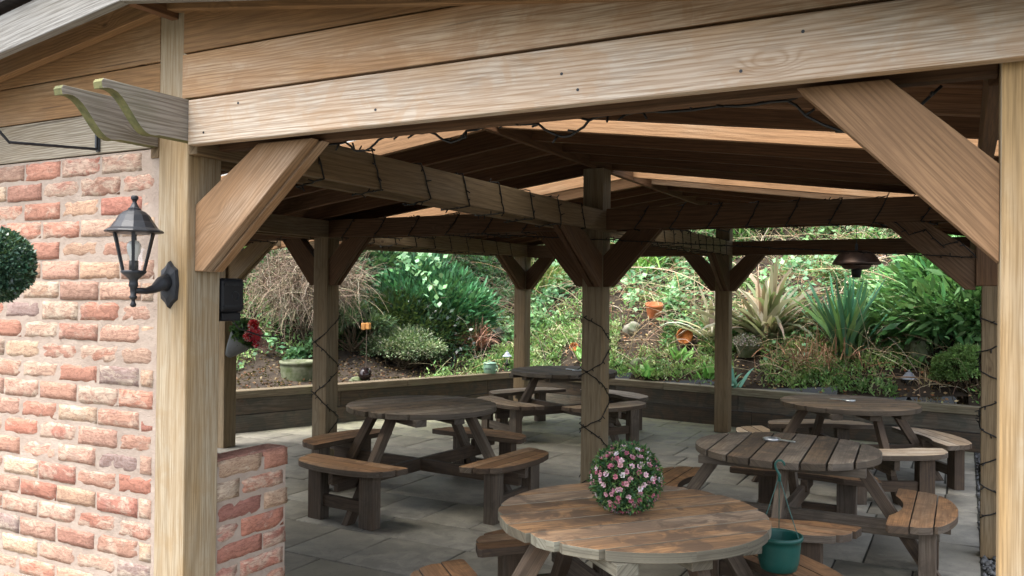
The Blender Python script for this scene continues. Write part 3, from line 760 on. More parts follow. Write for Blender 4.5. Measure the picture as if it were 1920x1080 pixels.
# ------------------------------------------------------------------ plants helpers
def shrub(name, c, rad, n, L, Wd, cols, label, cat='shrub', clumps=40, mat='leaf', base=None, lump=.35, inner=.3, upb=.4, wrat=None, stems=True, fold=.25, group=None):
    c = np.array(c, float); rad = np.array(rad, float)
    o = empty(name, (c[0], c[1], base if base is not None else c[2]-rad[2]), label=label, cat=cat)
    if group: o['group'] = group
    org = np.array(o.location)
    cc = sph(clumps); cc[:, 2] = np.abs(cc[:, 2])*1.0-.25; rr = .55+.45*rng.random(clumps)**.6
    cp = c+cc*rad*rr[:, None]; k = rng.integers(0, clumps, n)
    ofs = rng.normal(size=(n, 3)); ofs = nrmz(ofs)*(rng.random((n, 1))**.45)*lump*rad.mean()
    P = cp[k]+ofs*np.array([1, 1, .75]); out = nrmz((P-c)/rad)
    D = out*.8+nrmz(ofs)*.6+rng.normal(0, .45, (n, 3))+np.array([0, 0, upb-.2])
    tone = rng.random(clumps)[k]
    cs = jit(pick(cols, n), n, .22)*(.75+.5*tone[:, None])
    v, f = leaves(P-org, D, L*np.exp(rng.normal(0, .25, n)), Wd*np.exp(rng.normal(0, .2, n)), fold, up=np.array([0, 0, 1.])+rng.normal(0, .5, (n, 3)))
    mesh_np('foliage', v, f, cs, MAT[mat], o)
    if stems:
        m = min(clumps, 60); b0 = np.array([c[0], c[1], org[2]])+rng.normal(0, .05, (m, 3))*np.array([1, 1, 0]); e = cp[:m]
        t = np.linspace(0, 1, 5)[None, :, None]; PP = b0[:, None]*(1-t)+e[:, None]*t+np.sin(t*np.pi)*rng.normal(0, .06, (m, 1, 3))
        v, f = tubes(PP-org, .011*rad.mean()/.6+.003, 4, .3); mesh_np('stem', v, f, np.tile([.10, .075, .05], (len(f), 1)), MAT['dry'], o)
    return o
G1, G2, G3, G4, GD = (.045, .115, .04), (.075, .17, .06), (.12, .24, .075), (.025, .065, .028), (.015, .042, .022)
def onb(x, y): return float(terr(x, y))

# ------------------------------------------------------------------ bank cover
def rand_bank(n, x0, x1, d0, d1):
    out = np.zeros((0, 2))
    while len(out) < n:
        p = np.stack([rng.uniform(x0, x1, n*3), rng.uniform(2, 17, n*3)], 1); d = wdist(p[:, 0], p[:, 1])
        p = p[(d > d0) & (d < d1)]; out = np.concatenate([out, p])
    p = out[:n]; return np.stack([p[:, 0], p[:, 1], terr(p[:, 0], p[:, 1])], 1)
def patchy(P, s=1.3, ph=0.):
    x, y = P[:, 0], P[:, 1]
    return .5+.5*np.sin(x*s*2.1+ph+1.3*np.sin(y*s*1.7))*np.cos(y*s*1.9-ph+.8*np.sin(x*s*1.1))
def groundcover():
    parts = []
    def clumped(nc, n, x0, x1, d0, d1, sp, dome, thr, ph, sc_):
        C = rand_bank(nc, x0, x1, d0, d1); C = C[patchy(C, sc_, ph) > thr]; k = rng.integers(0, len(C), n); r = np.exp(rng.normal(0, .4, len(C)))[k]
        o = rng.normal(0, 1, (n, 2)); P = np.zeros((n, 3)); P[:, :2] = C[k, :2]+o*sp*r[:, None]
        P[:, 2] = terr(P[:, 0], P[:, 1])+dome*r*np.exp(-(o**2).sum(1)*.6)*(.35+.65*rng.random(n))+.01
        near = np.zeros(n, bool)
        for px_, py_ in ((-1.66, 10.3), (-1.02, 9.92), (-2.72, 9.7), (1.98, 8.85), (-.05, 9.42), (-1.95, 10.1)):     # nothing grows over the pots
            near |= (np.abs(P[:, 0]-px_-(py_-P[:, 1])*.25) < .17) & (P[:, 1] > py_-.65) & (P[:, 1] < py_+.12)
        ok = ~near & (wdist(P[:, 0], P[:, 1]) > .1) & ((P[:, 0] > -4.2) | (wdist(P[:, 0], P[:, 1]) > 1.8)); return P[ok], k[ok], len(C)
    # small weeds low down
    P, k, nc = clumped(1100, 60000, -9, 4.2, .12, 4.8, .10, .11, .33, 0., 1.1); n = len(P)
    D = rng.normal(0, .8, (n, 3)); D[:, 2] = np.abs(D[:, 2])*.8+.25
    tone = pick([(.12, .25, .08), (.19, .34, .11), (.24, .38, .13), (.10, .2, .07), (.32, .38, .17), (.28, .42, .15)], nc)
    v, f = leaves(P, D, .05*np.exp(rng.normal(0, .35, n)), .026, .2, up=np.array([0, 0, 1.])+rng.normal(0, .4, (n, 3)))
    parts.append((v, f, jit(tone[k], n, .22)))
    P, k, nc = clumped(360, 18000, -3.9, 1.9, .12, 1.2, .09, .12, -1., 0., 1.1); n = len(P)
    D = rng.normal(0, .7, (n, 3)); D[:, 2] = np.abs(D[:, 2])*.9+.3
    tone = pick([(.15, .30, .09), (.22, .38, .11), (.28, .40, .14), (.12, .24, .08), (.34, .40, .20)], nc)
    v, f = leaves(P, D, .055*np.exp(rng.normal(0, .35, n)), .024, .2, up=np.array([0, 0, 1.])+rng.normal(0, .4, (n, 3)))
    parts.append((v, f, jit(tone[k], n, .22)))
    # ivy and bramble leaves in drifts
    P, k, nc = clumped(620, 52000, -13, 4.5, .9, 7.5, .17, .34, .38, 2., .75); n = len(P)
    D = rng.normal(0, .9, (n, 3)); D[:, 2] = D[:, 2]*.4+.1; D[:, 1] -= .5
    tone = pick([(.11, .24, .10), (.17, .33, .14), (.14, .30, .15), (.07, .17, .06), (.24, .40, .20)], nc)
    v, f = leaves(P, D, .078*np.exp(rng.normal(0, .35, n)), .066, .18, up=np.array([0, -.5, 1.])+rng.normal(0, .45, (n, 3)))
    parts.append((v, f, jit(tone[k], n, .24)))
    v, f, c = merge(parts)
    mesh_np('ivy_and_weeds', v, f, c, MAT['leaf'], label='green ivy and low weeds spreading over the bank', cat='ground cover', kind='stuff')
    parts = []
    # dead leaves
    n = 34000; P = rand_bank(n, -11, 4.5, .1, 6.5); D = rng.normal(0, 1, (n, 3)); D[:, 2] *= .25; P[:, 2] += .01+rng.random(n)*.03
    v, f = leaves(P, D, .05, .028, .3)
    cl = jit(pick([(.20, .12, .06), (.32, .22, .12), (.12, .07, .04), (.42, .33, .2), (.26, .13, .07)], n), n, .3); cl[P[:, 0] < -4.0] *= .4      # litter colour darkened to paint in the shade of the left bed
    parts.append((v, f, cl))
    # straw and dead bramble stems
    n = 7500; P = rand_bank(n, -9, 4.5, .3, 6.5); m = (patchy(P, .9, 4.) > .2) & ((P[:, 0] > -4.2) | (wdist(P[:, 0], P[:, 1]) > 2.4)); P = P[m]; n = len(P); P[:, 2] += .03
    d0 = rng.normal(0, .8, (n, 3)); d0[:, 2] = np.abs(d0[:, 2])*.7+.1; d0[:, 1] -= .25
    A = arcs(P, d0, rng.uniform(.25, 1.1, n), 6, rng.uniform(.5, 1.8, n)); v, f = tubes(A, rng.uniform(.0025, .0065, n), 3, .4)
    parts.append((v, f, np.repeat(jit(pick([(.54, .44, .29), (.62, .53, .38), (.40, .29, .18), (.30, .19, .12)], n), n, .2), 15, 0)))
    # a few long pale canes arching down the middle of the bank
    n = 90; P = rand_bank(n, -4.8, 2.0, 1.6, 4.8); P[:, 2] += .25
    d0 = np.stack([rng.normal(.25, .5, n), rng.normal(-.6, .2, n), rng.normal(.2, .2, n)], 1)
    A = arcs(P, d0, rng.uniform(1.1, 2.2, n), 10, rng.uniform(.3, .9, n)); v, f = tubes(A, rng.uniform(.005, .009, n), 4, .5)
    parts.append((v, f, np.repeat(jit(pick([(.52, .42, .29), (.60, .50, .36), (.42, .28, .17)], n), n, .12), 36, 0)))
    v, f, c = merge(parts)
    mesh_np('dead_stems', v, f, c, MAT['dry'], label='straw coloured dead stems and fallen leaves on the bank', cat='dead stems', kind='stuff')
    # dark scrub high on the bank and to the far left
    parts = []
    n = 60000; P = rand_bank(n, -19, 7, 3.4, 9.5); P[:, 2] += rng.random(n)**1.5*(.5+.9*patchy(P, .5, 1.))
    D = rng.normal(0, .9, (n, 3)); D[:, 1] -= .3
    v, f = leaves(P, D, .11*np.exp(rng.normal(0, .3, n)), .06, .2, up=np.array([0, -.4, 1.])+rng.normal(0, .5, (n, 3)))
    parts.append((v, f, jit(pick([G1, G2, (.09, .2, .07), G4, G3, (.14, .28, .10)], n), n, .3)))
    n = 2600; P = rand_bank(n, -16, 6, 3.0, 8.5); d0 = rng.normal(0, .9, (n, 3)); d0[:, 2] = np.abs(d0[:, 2])
    A = arcs(P, d0, rng.uniform(.5, 1.6, n), 6, 1.2); v, f = tubes(A, rng.uniform(.003, .007, n), 3, .4)
    parts.append((v, f, np.repeat(jit(pick([(.20, .15, .10), (.32, .24, .16), (.12, .09, .06)], n), n, .2), 15, 0)))
    v, f, c = merge(parts)
    mesh_np('bank_scrub', v, f, c, MAT['leaf'], label='tangle of ivy and bramble scrub along the top of the bank', cat='undergrowth', kind='stuff')
groundcover()

# ------------------------------------------------------------------ individual plants
shrub('laurel_bush', (-5.5, 9.75, 1.35), (1.05, .9, .98), 17000, .13, .04, [(.05, .17, .07), (.08, .24, .10), (.12, .31, .14), (.03, .10, .045)], 'large dark green glossy bush left of the rear corner post', 'bush', 70, 'gloss', onb(-5.35, 9.9), .35, upb=.9)
shrub('broadleaf_bush', (2.95, 9.95, 1.45), (1.6, 1.0, 1.15), 17000, .19, .058, [(.10, .24, .08), (.15, .32, .11), (.22, .40, .16), (.06, .16, .06)], 'big glossy laurel bush behind the right retaining wall', 'bush', 80, 'gloss', onb(2.75, 10.3), .33, upb=.35)
shrub('clipped_box_ball', (2.60, 8.80, .86), (.38, .33, .38), 20000, .026, .017, [(.20, .33, .11), (.26, .40, .14), (.14, .25, .08)], 'small rounded clipped box bush at the right end of the wall', 'bush', 220, 'leaf', .45, .15)
shrub('variegated_shrub', (-4.9, 8.3, .84), (.72, .45, .36), 7500, .045, .024, [(.42, .48, .30), (.20, .29, .15), (.12, .2, .09), (.55, .58, .42), (.10, .17, .08)], 'low cream and green variegated shrub behind the left wall', 'shrub', 60, 'leaf', onb(-4.9, 8.3), .3)
shrub('fir_spray', (-5.55, 7.9, 1.25), (.55, .5, .35), 3500, .09, .02, [(.10, .17, .08), (.14, .2, .1), (.06, .12, .06)], 'grey green feathery branch hanging right of the dead bush', 'shrub', 22, 'leaf', onb(-5.6, 8.3), .3)
shrub('ivy_clump', (-7.2, 9.6, 2.2), (1.6, .9, .8), 7000, .10, .075, [G1, G2, (.10, .22, .10), G4], 'dark ivy hanging above the dead twiggy bush', 'ivy', 50, 'gloss', onb(-7.2, 9.6), .4)
shrub('shade_leaves', (-6.1, 8.75, .95), (1.9, .6, .8), 14000, .09, .04, [(.008, .022, .012), (.012, .035, .016), (.02, .055, .022)], 'added near black leaves standing for the shade under the dead bush', 'undergrowth', 60, 'gloss', .45, .4)  # added foliage, deep shade put into its leaf colours
# bramble spray with pale round leaves in front of the dark bush
def bramble(name, starts, label):
    o = empty(name, starts[0][0], label=label, cat='bramble'); org = np.array(starts[0][0]); pv, lv = [], []
    for (b, d, L, dr) in starts:
        A = arcs(np.array([b]), np.array([d], float), L, 12, dr); v, f = tubes(A-org, np.array([.006]), 4, .4); pv.append((v, f, np.tile([.16, .20, .08], (len(f), 1))))
        for p in A[0][2:]:
            m = 4; PP = p+rng.normal(0, .05, (m, 3)); DD = rng.normal(0, .7, (m, 3)); v, f = leaves(PP-org, DD, .10, .085, .1, up=np.array([.2, -.7, .7])+rng.normal(0, .3, (m, 3)))
            lv.append((v, f, jit(pick([(.22, .42, .20), (.30, .50, .26), (.16, .34, .14)], m), m, .15)))
    v, f, c = merge(pv); mesh_np('stem', v, f, c, MAT['dry'], o); v, f, c = merge(lv); mesh_np('foliage', v, f, c, MAT['leaf'], o)
bramble('bramble', [((-5.5, 8.9, 2.2), (.9, -.5, .3), 1.2, .5), ((-5.5, 8.9, 2.2), (.6, -.3, -.1), 1.5, 1.0), ((-5.2, 9.0, 2.3), (.8, -.5, 0), .9, .8)], 'pale round leaved bramble spray before the dark glossy bush')
bramble('bramble', [((.9, 11.3, 2.35), (.3, -.5, -.3), 1.5, .3), ((.5, 11.5, 2.4), (.3, -.5, -.1), 1.1, .6), ((.4, 11.2, 2.3), (-.3, -.5, -.1), 1.0, .7)], 'pale leaved bramble trail hanging between the brown sword plant and the spiky green one')
bramble('bramble', [((-2.1, 11.3, 1.9), (-.3, -.5, .1), 1.0, .9), ((-1.7, 11.2, 1.8), (.2, -.5, 0), .9, .9), ((-2.3, 11.0, 1.7), (.2, -.5, 0), .9, .7)], 'bramble trail with toothed leaves above the terracotta pot')
bramble('bramble', [((-3.9, 11.9, 2.3), (.3, -.5, .2), 1.3, .7), ((-3.3, 11.7, 2.1), (-.2, -.6, .2), 1.2, .9)], 'bramble trail on the bank just right of the rear corner post')
# dead twiggy bush
def twiggy():
    c = np.array([-6.2, 7.55, 1.70]); o = empty('dead_bush', (-6.5, 7.9, .45), label='dead grey brown twiggy bush beside the black box on the left', cat='bush'); org = np.array(o.location)
    n = 2400; st = c+sph(n)*np.array([1.05, .6, .50])*rng.random((n, 1))**.5; st[:, 2] += .1
    d = rng.normal(0, .7, (n, 3))+np.array([.35, -.3, .15]); A = arcs(st, d, rng.uniform(.25, .8, n), 7, rng.uniform(.2, 1.6, n)); A += rng.normal(0, .008, A.shape)
    v, f = tubes(A-org, rng.uniform(.0025, .0065, n), 3, .4); cc = np.repeat(jit(pick([(.30, .245, .175), (.40, .335, .245), (.18, .135, .095), (.23, .17, .12)], n), n, .2), 18, 0)
    mesh_np('twig', v, f, cc, MAT['dry'], o)
    n = 9; A = arcs(np.tile([[-6.5, 7.95, .45]], (n, 1)), rng.normal(0, .35, (n, 3))+np.array([0, -.05, 1.]), rng.uniform(1.1, 1.7, n), 9, .3); v, f = tubes(A-org, np.full(n, .016), 5, .4)
    mesh_np('stem', v, f, np.tile([.15, .11, .08], (len(f), 1)), MAT['dry'], o)
twiggy()
def strappy(name, base, n, L, wd, cols, label, cat, spread=.8, droop=1.2, k=7, up=1., mat='leaf', jitter=.06):
    b = np.array(base, float); o = empty(name, base, label=label, cat=cat)
    a = rng.uniform(0, 2*np.pi, n); s = rng.random(n)*spread; d = np.stack([np.cos(a)*s, np.sin(a)*s, np.full(n, up)], 1)
    A = arcs(rng.normal(0, jitter, (n, 3))*np.array([1, 1, .3]), d, L*rng.uniform(.6, 1.1, n), k, rng.uniform(.2, 1, n)*droop)
    v, f = ribbons(A, wd*rng.uniform(.7, 1.2, n)); mesh_np('foliage', v, f, np.repeat(jit(pick(cols, n), n, .2), k-1, 0), MAT[mat], o)
strappy('sword_leaf_plant', (.15, 9.75, onb(.15, 9.75)-.02), 150, 1.15, .07, [(.34, .32, .22), (.22, .21, .13), (.46, .42, .32), (.14, .15, .09), (.40, .30, .2)], 'brown and grey arching sword leaved plant right of the rear middle post', 'plant', 1.9, 2.2)
strappy('sword_leaf_plant', (-.62, 9.9, onb(-.62, 9.9)-.02), 46, 1.0, .06, [(.52, .46, .35), (.34, .28, .2), (.42, .36, .26)], 'pale dying sword leaved plant left of the rear middle post', 'plant', 1.9, 2.0)
strappy('spiky_plant', (1.22, 9.3, onb(1.22, 9.3)+.08), 150, 1.0, .05, [(.06, .19, .10), (.08, .24, .13), (.05, .15, .09), (.20, .34, .12)], 'spiky green plant with stiff upright leaves left of the laurel bush', 'plant', .95, .5, mat='gloss')
strappy('bamboo_grass', (-.75, 12.6, onb(-.75, 12.6)+.15), 420, .75, .022, [(.16, .36, .08), (.24, .46, .12), (.10, .26, .06)], 'bright green grassy bamboo high on the bank behind the middle rear post', 'grass clump', 1.6, 1.6, jitter=.3)
strappy('bamboo_grass', (-2.5, 11.9, onb(-2.5, 11.9)+.05), 260, .62, .024, [(.20, .40, .08), (.28, .50, .12), (.14, .30, .06)], 'yellow green grass clump on the bank right of the centre post', 'grass clump', 1.4, 1.5, jitter=.2)
strappy('bamboo_grass', (-4.1, 11.9, onb(-4.1, 11.9)+.05), 200, .7, .024, [(.18, .30, .08), (.36, .34, .12), (.14, .26, .06)], 'olive grass clump on the bank left of the rear corner post', 'grass clump', 1.4, 1.5, jitter=.25)
strappy('red_grass', (-4.35, 9.42, onb(-4.35, 9.42)+.12), 240, .5, .014, [(.36, .17, .12), (.28, .12, .09), (.44, .27, .19)], 'reddish brown dead grass clump beside the variegated shrub', 'grass clump', 1.6, 2.6, mat='dry', jitter=.1)
strappy('rusty_fern', (.95, 9.15, onb(.95, 9.15)+.05), 260, .42, .012, [(.36, .18, .11), (.28, .15, .09), (.46, .32, .2)], 'rusty dead fern on the bank below the brown sword leaved plant', 'fern', 2.2, 2.2, mat='dry', jitter=.3)
strappy('dry_grass', (2.2, 8.85, .5), 70, .42, .012, [(.52, .44, .28), (.42, .34, .2)], 'tuft of dry straw grass between the grey capped lantern and the clipped bush', 'grass clump', 1.0, 1.4, mat='dry')
strappy('hosta', (-.06, 8.78, .52), 12, .34, .07, [(.16, .38, .30), (.22, .44, .36)], 'blue green broad leaved plant on the wall right of the rear middle post', 'plant', 1.5, 1.8)
for i, (x, y, lab) in enumerate([(-1.35, 9.08, 'bright green foxglove rosette just left of the rear middle post'), (-1.0, 9.5, 'bright green leafy weed uphill between the centre and rear middle posts'), (-2.45, 9.5, 'bright green leafy weed above the farthest table'), (-.45, 9.0, 'small green rosette touching the left of the rear middle post')]):
    strappy('leafy_weed', (x, y, onb(x, y)+.02), 26, .26, .06, [(.18, .40, .10), (.26, .50, .14)], lab, 'weed', 1.5, 1.2, 5)
# tree behind the left gable; its crown is widened to shade the left bed
def tree():
    x, y = -9.6, 10.6; z0 = onb(x, y) if wdist(x, y) > 0 else 0
    o = empty('tree', (x, y, z0), label='dark evergreen tree rising behind the roof at the top left', cat='tree'); org = np.array([x, y, z0])
    bm = bmesh.new(); bmtube(bm, [(0, 0, -.2), (.1, 0, 3), (0, .1, 6), (0, 0, 9)], [.28, .22, .15, .05], 10); bmobj('trunk', bm, MAT['bark'], o, True)
    n = 52000; m = 260; cc = rng.normal(0, 1, (m, 3)); cc[:, 2] = rng.uniform(2.6, 9.8, m); w_ = np.minimum((10.8-cc[:, 2])*.75+.5, 4.4); cc[:, :2] = nrmz(cc[:, :2])*(w_*rng.random(m)**.5)[:, None]
    k = rng.integers(0, m, n); P = cc[k]+rng.normal(0, .42, (n, 3)); v, f = leaves(P, rng.normal(0, 1, (n, 3)), .20, .10, .2)
    mesh_np('crown', v, f, jit(pick([G4, G1, GD, G2], n), n, .3), MAT['leaf'], o)
    t = np.linspace(0, 1, 5)[None, :, None]; b0 = np.stack([np.zeros(m), np.zeros(m), cc[:, 2]*.75], 1); v, f = tubes(b0[:, None]*(1-t)+cc[:, None]*t, np.full(m, .04), 4, .3); mesh_np('limb', v, f, np.tile([.1, .08, .06], (len(f), 1)), MAT['dry'], o)
tree()

# rocks on the bank
def rock(x, y, r, label, mat='stone', sq=.7, dz=0.):
    bm = bmesh.new(); bmesh.ops.create_icosphere(bm, subdivisions=3, radius=r); k = random.random()*9
    for v in bm.verts:
        c = v.co/r; v.co *= 1+.22*math.sin(c.x*3.1+k)*math.cos(c.y*2.7+k)+.08*math.sin(c.z*7+c.x*5+k); v.co.z *= sq
    bmobj('rock', bm, MAT[mat], loc=(x, y, onb(x, y)+r*sq*.25+dz), smooth=True, label=label, cat='rock')
rock(-4.5, 10.7, .20, 'large pale boulder on the bank left of the rear corner post')
rock(-1.95, 10.1, .15, 'grey boulder under ivy left of the terracotta pot')
rock(.75, 9.3, .11, 'small rock near the rusty fern')
rock(-1.55, 9.35, .14, 'dark rock low on the bank between centre and rear middle posts', 'mossstone')
rock(-4.75, 7.0, .13, 'flat dark rock behind the left wall beside the dark jug', 'mossstone', .35)
rock(-5.95, 4.75, .18, 'mossy stump like rock behind the wall by the corner post', 'mossstone', .9)
rock(2.05, 9.3, .16, 'shaded rock beneath the laurel bush', 'mossstone', 1.)

# ------------------------------------------------------------------ garden objects
def pot(name, loc, r, h, mat, label, tilt=(0, 0, 0), lip=.12, base=.68, cat='plant pot', soil=True, seg=28, bands=0):
    o = empty(name, loc, label=label, cat=cat); o.rotation_euler = tilt
    pr = [(.001, 0), (r*base, 0), (r*base+.003, .01)]
    for i in range(1, 9):
        t = i/8; rr = r*(base+(1-base)*t**.8)*(1+(.02*math.sin(i*3) if bands else 0)); pr.append((rr*.97, h*(1-lip)*t))
    pr += [(r, h*(1-lip)+.002), (r, h), (r*.88, h), (r*.84, h*.6), (.001, h*.6)]
    bm = bmesh.new(); lathe(bm, pr, seg=seg); bmobj('pot', bm, MAT[mat], o, True)
    if soil:
        bm = bmesh.new(); lathe(bm, [(.001, h*.72), (r*.86, h*.70)], seg=seg); bmobj('soil', bm, MAT['soil'], o, True)
    return o
pot('terracotta_pot', (-1.66, 10.3, onb(-1.66, 10.3)+.02), .135, .22, 'terracotta', 'terracotta flower pot standing on the bank between the centre and rear middle posts', (R(12), R(6), 0), .2)
pot('terracotta_pot', (-1.02, 9.92, onb(-1.02, 9.92)+.10), .12, .18, 'terracotta2', 'broken orange terracotta pot lying on its side left of the rear middle post', (R(80), R(20), 0), soil=False)
pot('terracotta_pot', (-2.72, 9.7, onb(-2.72, 9.7)+.04), .07, .11, 'terracotta2', 'tiny tipped terracotta pot on the bank above the farthest table', (R(60), R(30), 0), soil=False)
pot('stone_planter', (-5.28, 6.42, .43), .26, .33, 'mossstone', 'round mossy basket weave stone planter behind the left wall', lip=.14, base=.84, bands=1)
fp = pot('flower_pot', (-.05, 9.42, onb(-.05, 9.42)), .15, .17, 'mossstone', 'dark pot of small white flowers right of the rear middle post')
n = 900; P = sph(n)*np.array([.19, .19, .11])*rng.random((n, 1))**.3+np.array([0, 0, .22]); v, f = leaves(P, rng.normal(0, 1, (n, 3)), .028, .022, .1)
mesh_np('flowers', v, f, jit(pick([(.72, .68, .66), (.6, .52, .5), (.35, .3, .25), (.16, .24, .1)], n), n, .12), MAT['petal'], fp)
# green enamel container with lid and handle
o = empty('enamel_pot', (-3.66, 8.72, .5005), label='green enamel lidded pot standing on the wall capping near the rear corner', cat='pot')
bm = bmesh.new(); lathe(bm, [(.001, 0), (.085, 0), (.092, .01), (.094, .13), (.09, .145)], seg=28); bmobj('body', bm, MAT['enamel'], o, True)
bm = bmesh.new(); lathe(bm, [(.102, .146), (.10, .153), (.07, .165), (.02, .172), (.016, .185), (.022, .193), (.001, .198)], seg=28); bmobj('lid', bm, MAT['enamel'], o, True)
bm = bmesh.new(); bmtube(bm, [(.092, 0, .12), (.125, 0, .115), (.135, 0, .08), (.118, 0, .045), (.094, 0, .04)], .008); bmobj('handle', bm, MAT['enamel'], o, True)
bm = bmesh.new()
for k, a in enumerate(np.linspace(-1.9, -.9, 9)):      # small dark lettering band and motif on the enamel
    e = V(math.cos(a), math.sin(a), 0); s_ = V(-math.sin(a), math.cos(a), 0)
    for q in range(2 if k % 2 else 1):
        c = e*.0948+V(0, 0, .068+q*.012); vs_ = [bm.verts.new(c+s_*x*.004+V(0, 0, z*.006)) for x, z in ((-1, -1), (1, -1), (1, 1), (-1, 1))]; bm.faces.new(vs_)
bmobj('painted_marks', bm, MAT['iron'], o)
o = empty('jug', (-4.62, 6.98, .5), label='dark glazed round jug on the left wall beside the post with string lights', cat='jug')
bm = bmesh.new(); lathe(bm, [(.001, 0), (.06, 0), (.088, .04), (.088, .09), (.06, .13), (.05, .15), (.058, .158), (.045, .155), (.001, .12)], seg=24); bmobj('body', bm, MAT['jug'], o, True)
bm = bmesh.new(); bmtube(bm, [(.05, 0, .15), (.09, 0, .14), (.11, 0, .10), (.085, 0, .06)], .008); bmobj('handle', bm, MAT['jug'], o, True)
o = empty('wooden_ornament', (-5.05, 7.55, .5), label='two small orange wooden blocks on a stake above the variegated shrub', cat='ornament')
bm = bmesh.new(); bmbox(bm, -.075, -.006, -.03, .03, .64, .74); bmbox(bm, .006, .07, -.03, .03, .65, .745); bmobj('block', bm, MAT['orangewood'], o, bev=.012)
bm = bmesh.new(); bmtube(bm, [(0, .01, 0), (0, .01, .66)], .006); bmobj('stake', bm, MAT['bark'], o)

def lantern(loc, s, capmat, label, foot=True, name='garden_lantern'):
    o = empty(name, loc, label=label, cat='lantern')
    z = 0
    bm = bmesh.new(); lathe(bm, [(.001, 0), (.055*s, 0), (.055*s, .012*s), (.03*s, .03*s), (.018*s, .05*s), (.018*s, .09*s), (.03*s, .10*s), (.04*s, .12*s), (.001, .122*s)], seg=12); bmobj('base', bm, MAT['iron'], o, True)
    bm = bmesh.new()
    for k in range(6):
        a = k*math.pi/3; bmtube(bm, [(.036*s*math.cos(a), .036*s*math.sin(a), .12*s), (.056*s*math.cos(a), .056*s*math.sin(a), .225*s)], .004*s, 6)
    bmobj('frame', bm, MAT['iron'], o)
    bm = bmesh.new(); lathe(bm, [(.034*s, .121*s), (.053*s, .224*s)], seg=6); bmobj('glass', bm, MAT['glass'], o)
    bm = bmesh.new(); lathe(bm, [(.001, .125*s), (.014*s, .13*s), (.016*s, .18*s), (.001, .2*s)], seg=12); bmobj('candle', bm, MAT['white'], o, True)
    bm = bmesh.new(); lathe(bm, [(.001, .226*s), (.084*s, .226*s), (.08*s, .234*s), (.05*s, .255*s), (.03*s, .285*s), (.012*s, .295*s), (.012*s, .305*s), (.001, .318*s)], seg=6); bmobj('cap', bm, MAT[capmat], o)
    return o
lantern((-3.60, 9.15, .5005), 1.0, 'iron_grey', 'small black lantern with grey cap on the wall by the rear corner post')
lantern((1.98, 8.85, .44), 1.25, 'iron_grey', 'black lantern with a pale grey pointed cap beneath the laurel bush')

# wall lantern on the corner post
o = empty('wall_lantern', (-.085, 0, 1.70), label='black carriage lantern mounted on the corner post beside the brick wall', cat='wall lantern')
bm = bmesh.new(); pts = [(0, .092), (-.018, .072), (-.040, .058), (-.047, .0), (-.040, -.055), (-.018, -.07), (0, -.09), (.018, -.07), (.040, -.055), (.047, .0), (.040, .058), (.018, .072)]
f1 = [bm.verts.new((x, -.001, z)) for x, z in pts]; f2 = [bm.verts.new((x*.93, -.014, z*.93)) for x, z in pts]; f3 = [bm.verts.new((x*.62, -.022, z*.62)) for x, z in pts]
for a, b in ((f1, f2), (f2, f3)):
    for k in range(12): bm.faces.new((a[k], a[(k+1) % 12], b[(k+1) % 12], b[k]))
bm.faces.new(f3); bmobj('back_plate', bm, MAT['iron'], o)
bm = bmesh.new(); bmtube(bm, [(0, -.02, .008), (0, -.045, .003), (0, -.075, -.016), (0, -.11, -.024), (0, -.158, -.022)], [.034, .026, .016, .012, .011], 12); bmobj('arm', bm, MAT['iron'], o, True)
cy = -.162
bm = bmesh.new(); lathe(bm, [(.001, -.083), (.008, -.081), (.011, -.073), (.007, -.064), (.006, -.056), (.013, -.05), (.014, -.044), (.010, -.04), (.012, -.012), (.017, -.006), (.016, .002), (.014, .012), (.018, .02), (.036, .035), (.044, .043), (.043, .05), (.001, .052)], (0, cy, 0), 12); bmobj('base', bm, MAT['iron'], o, True)
HX = [(math.cos(k*math.pi/3+.35), math.sin(k*math.pi/3+.35)) for k in range(6)]
bm = bmesh.new()
for c_, s_ in HX:
    t = V(-s_, c_, 0); e = V(c_, s_, 0)
    a, b = V(0, cy, .05)+e*.041, V(0, cy, .183)+e*.073
    vs_ = []
    for p, wd in ((a, .0048), (b, .0062)):
        vs_.append([bm.verts.new(p+t*x*wd+e*y*.003) for x, y in ((-1, -1), (1, -1), (1, 1), (-1, 1))])
    for k in range(4): bm.faces.new((vs_[0][k], vs_[0][(k+1) % 4], vs_[1][(k+1) % 4], vs_[1][k]))
bmobj('frame', bm, MAT['iron'], o)
bm = bmesh.new(); lathe(bm, [(.040, .051), (.071, .182)], (0, cy, 0), 6, rot=.35); bmobj('glass', bm, MAT['glass'], o)
bm = bmesh.new(); lathe(bm, [(.001, .183), (.076, .183), (.098, .186), (.100, .19), (.097, .194), (.080, .203), (.068, .222), (.064, .226), (.052, .248), (.036, .262), (.022, .268), (.022, .273), (.016, .277), (.010, .288), (.007, .296), (.008, .302), (.013, .307), (.013, .315), (.008, .320), (.001, .321)], (0, cy, 0), 12, rot=.35); bmobj('roof', bm, MAT['iron'], o)
bm = bmesh.new(); lathe(bm, [(.001, .052), (.016, .052), (.016, .085), (.001, .085)], (0, cy, 0), 14); bmobj('bulb_holder', bm, MAT['blackplastic'], o, True)
bm = bmesh.new(); lathe(bm, [(.013, .083), (.015, .10), (.021, .112), (.0245, .13), (.023, .145), (.015, .155), (.001, .16)], (0, cy, 0), 20); bmobj('bulb', bm, MAT['bulb'], o, True)

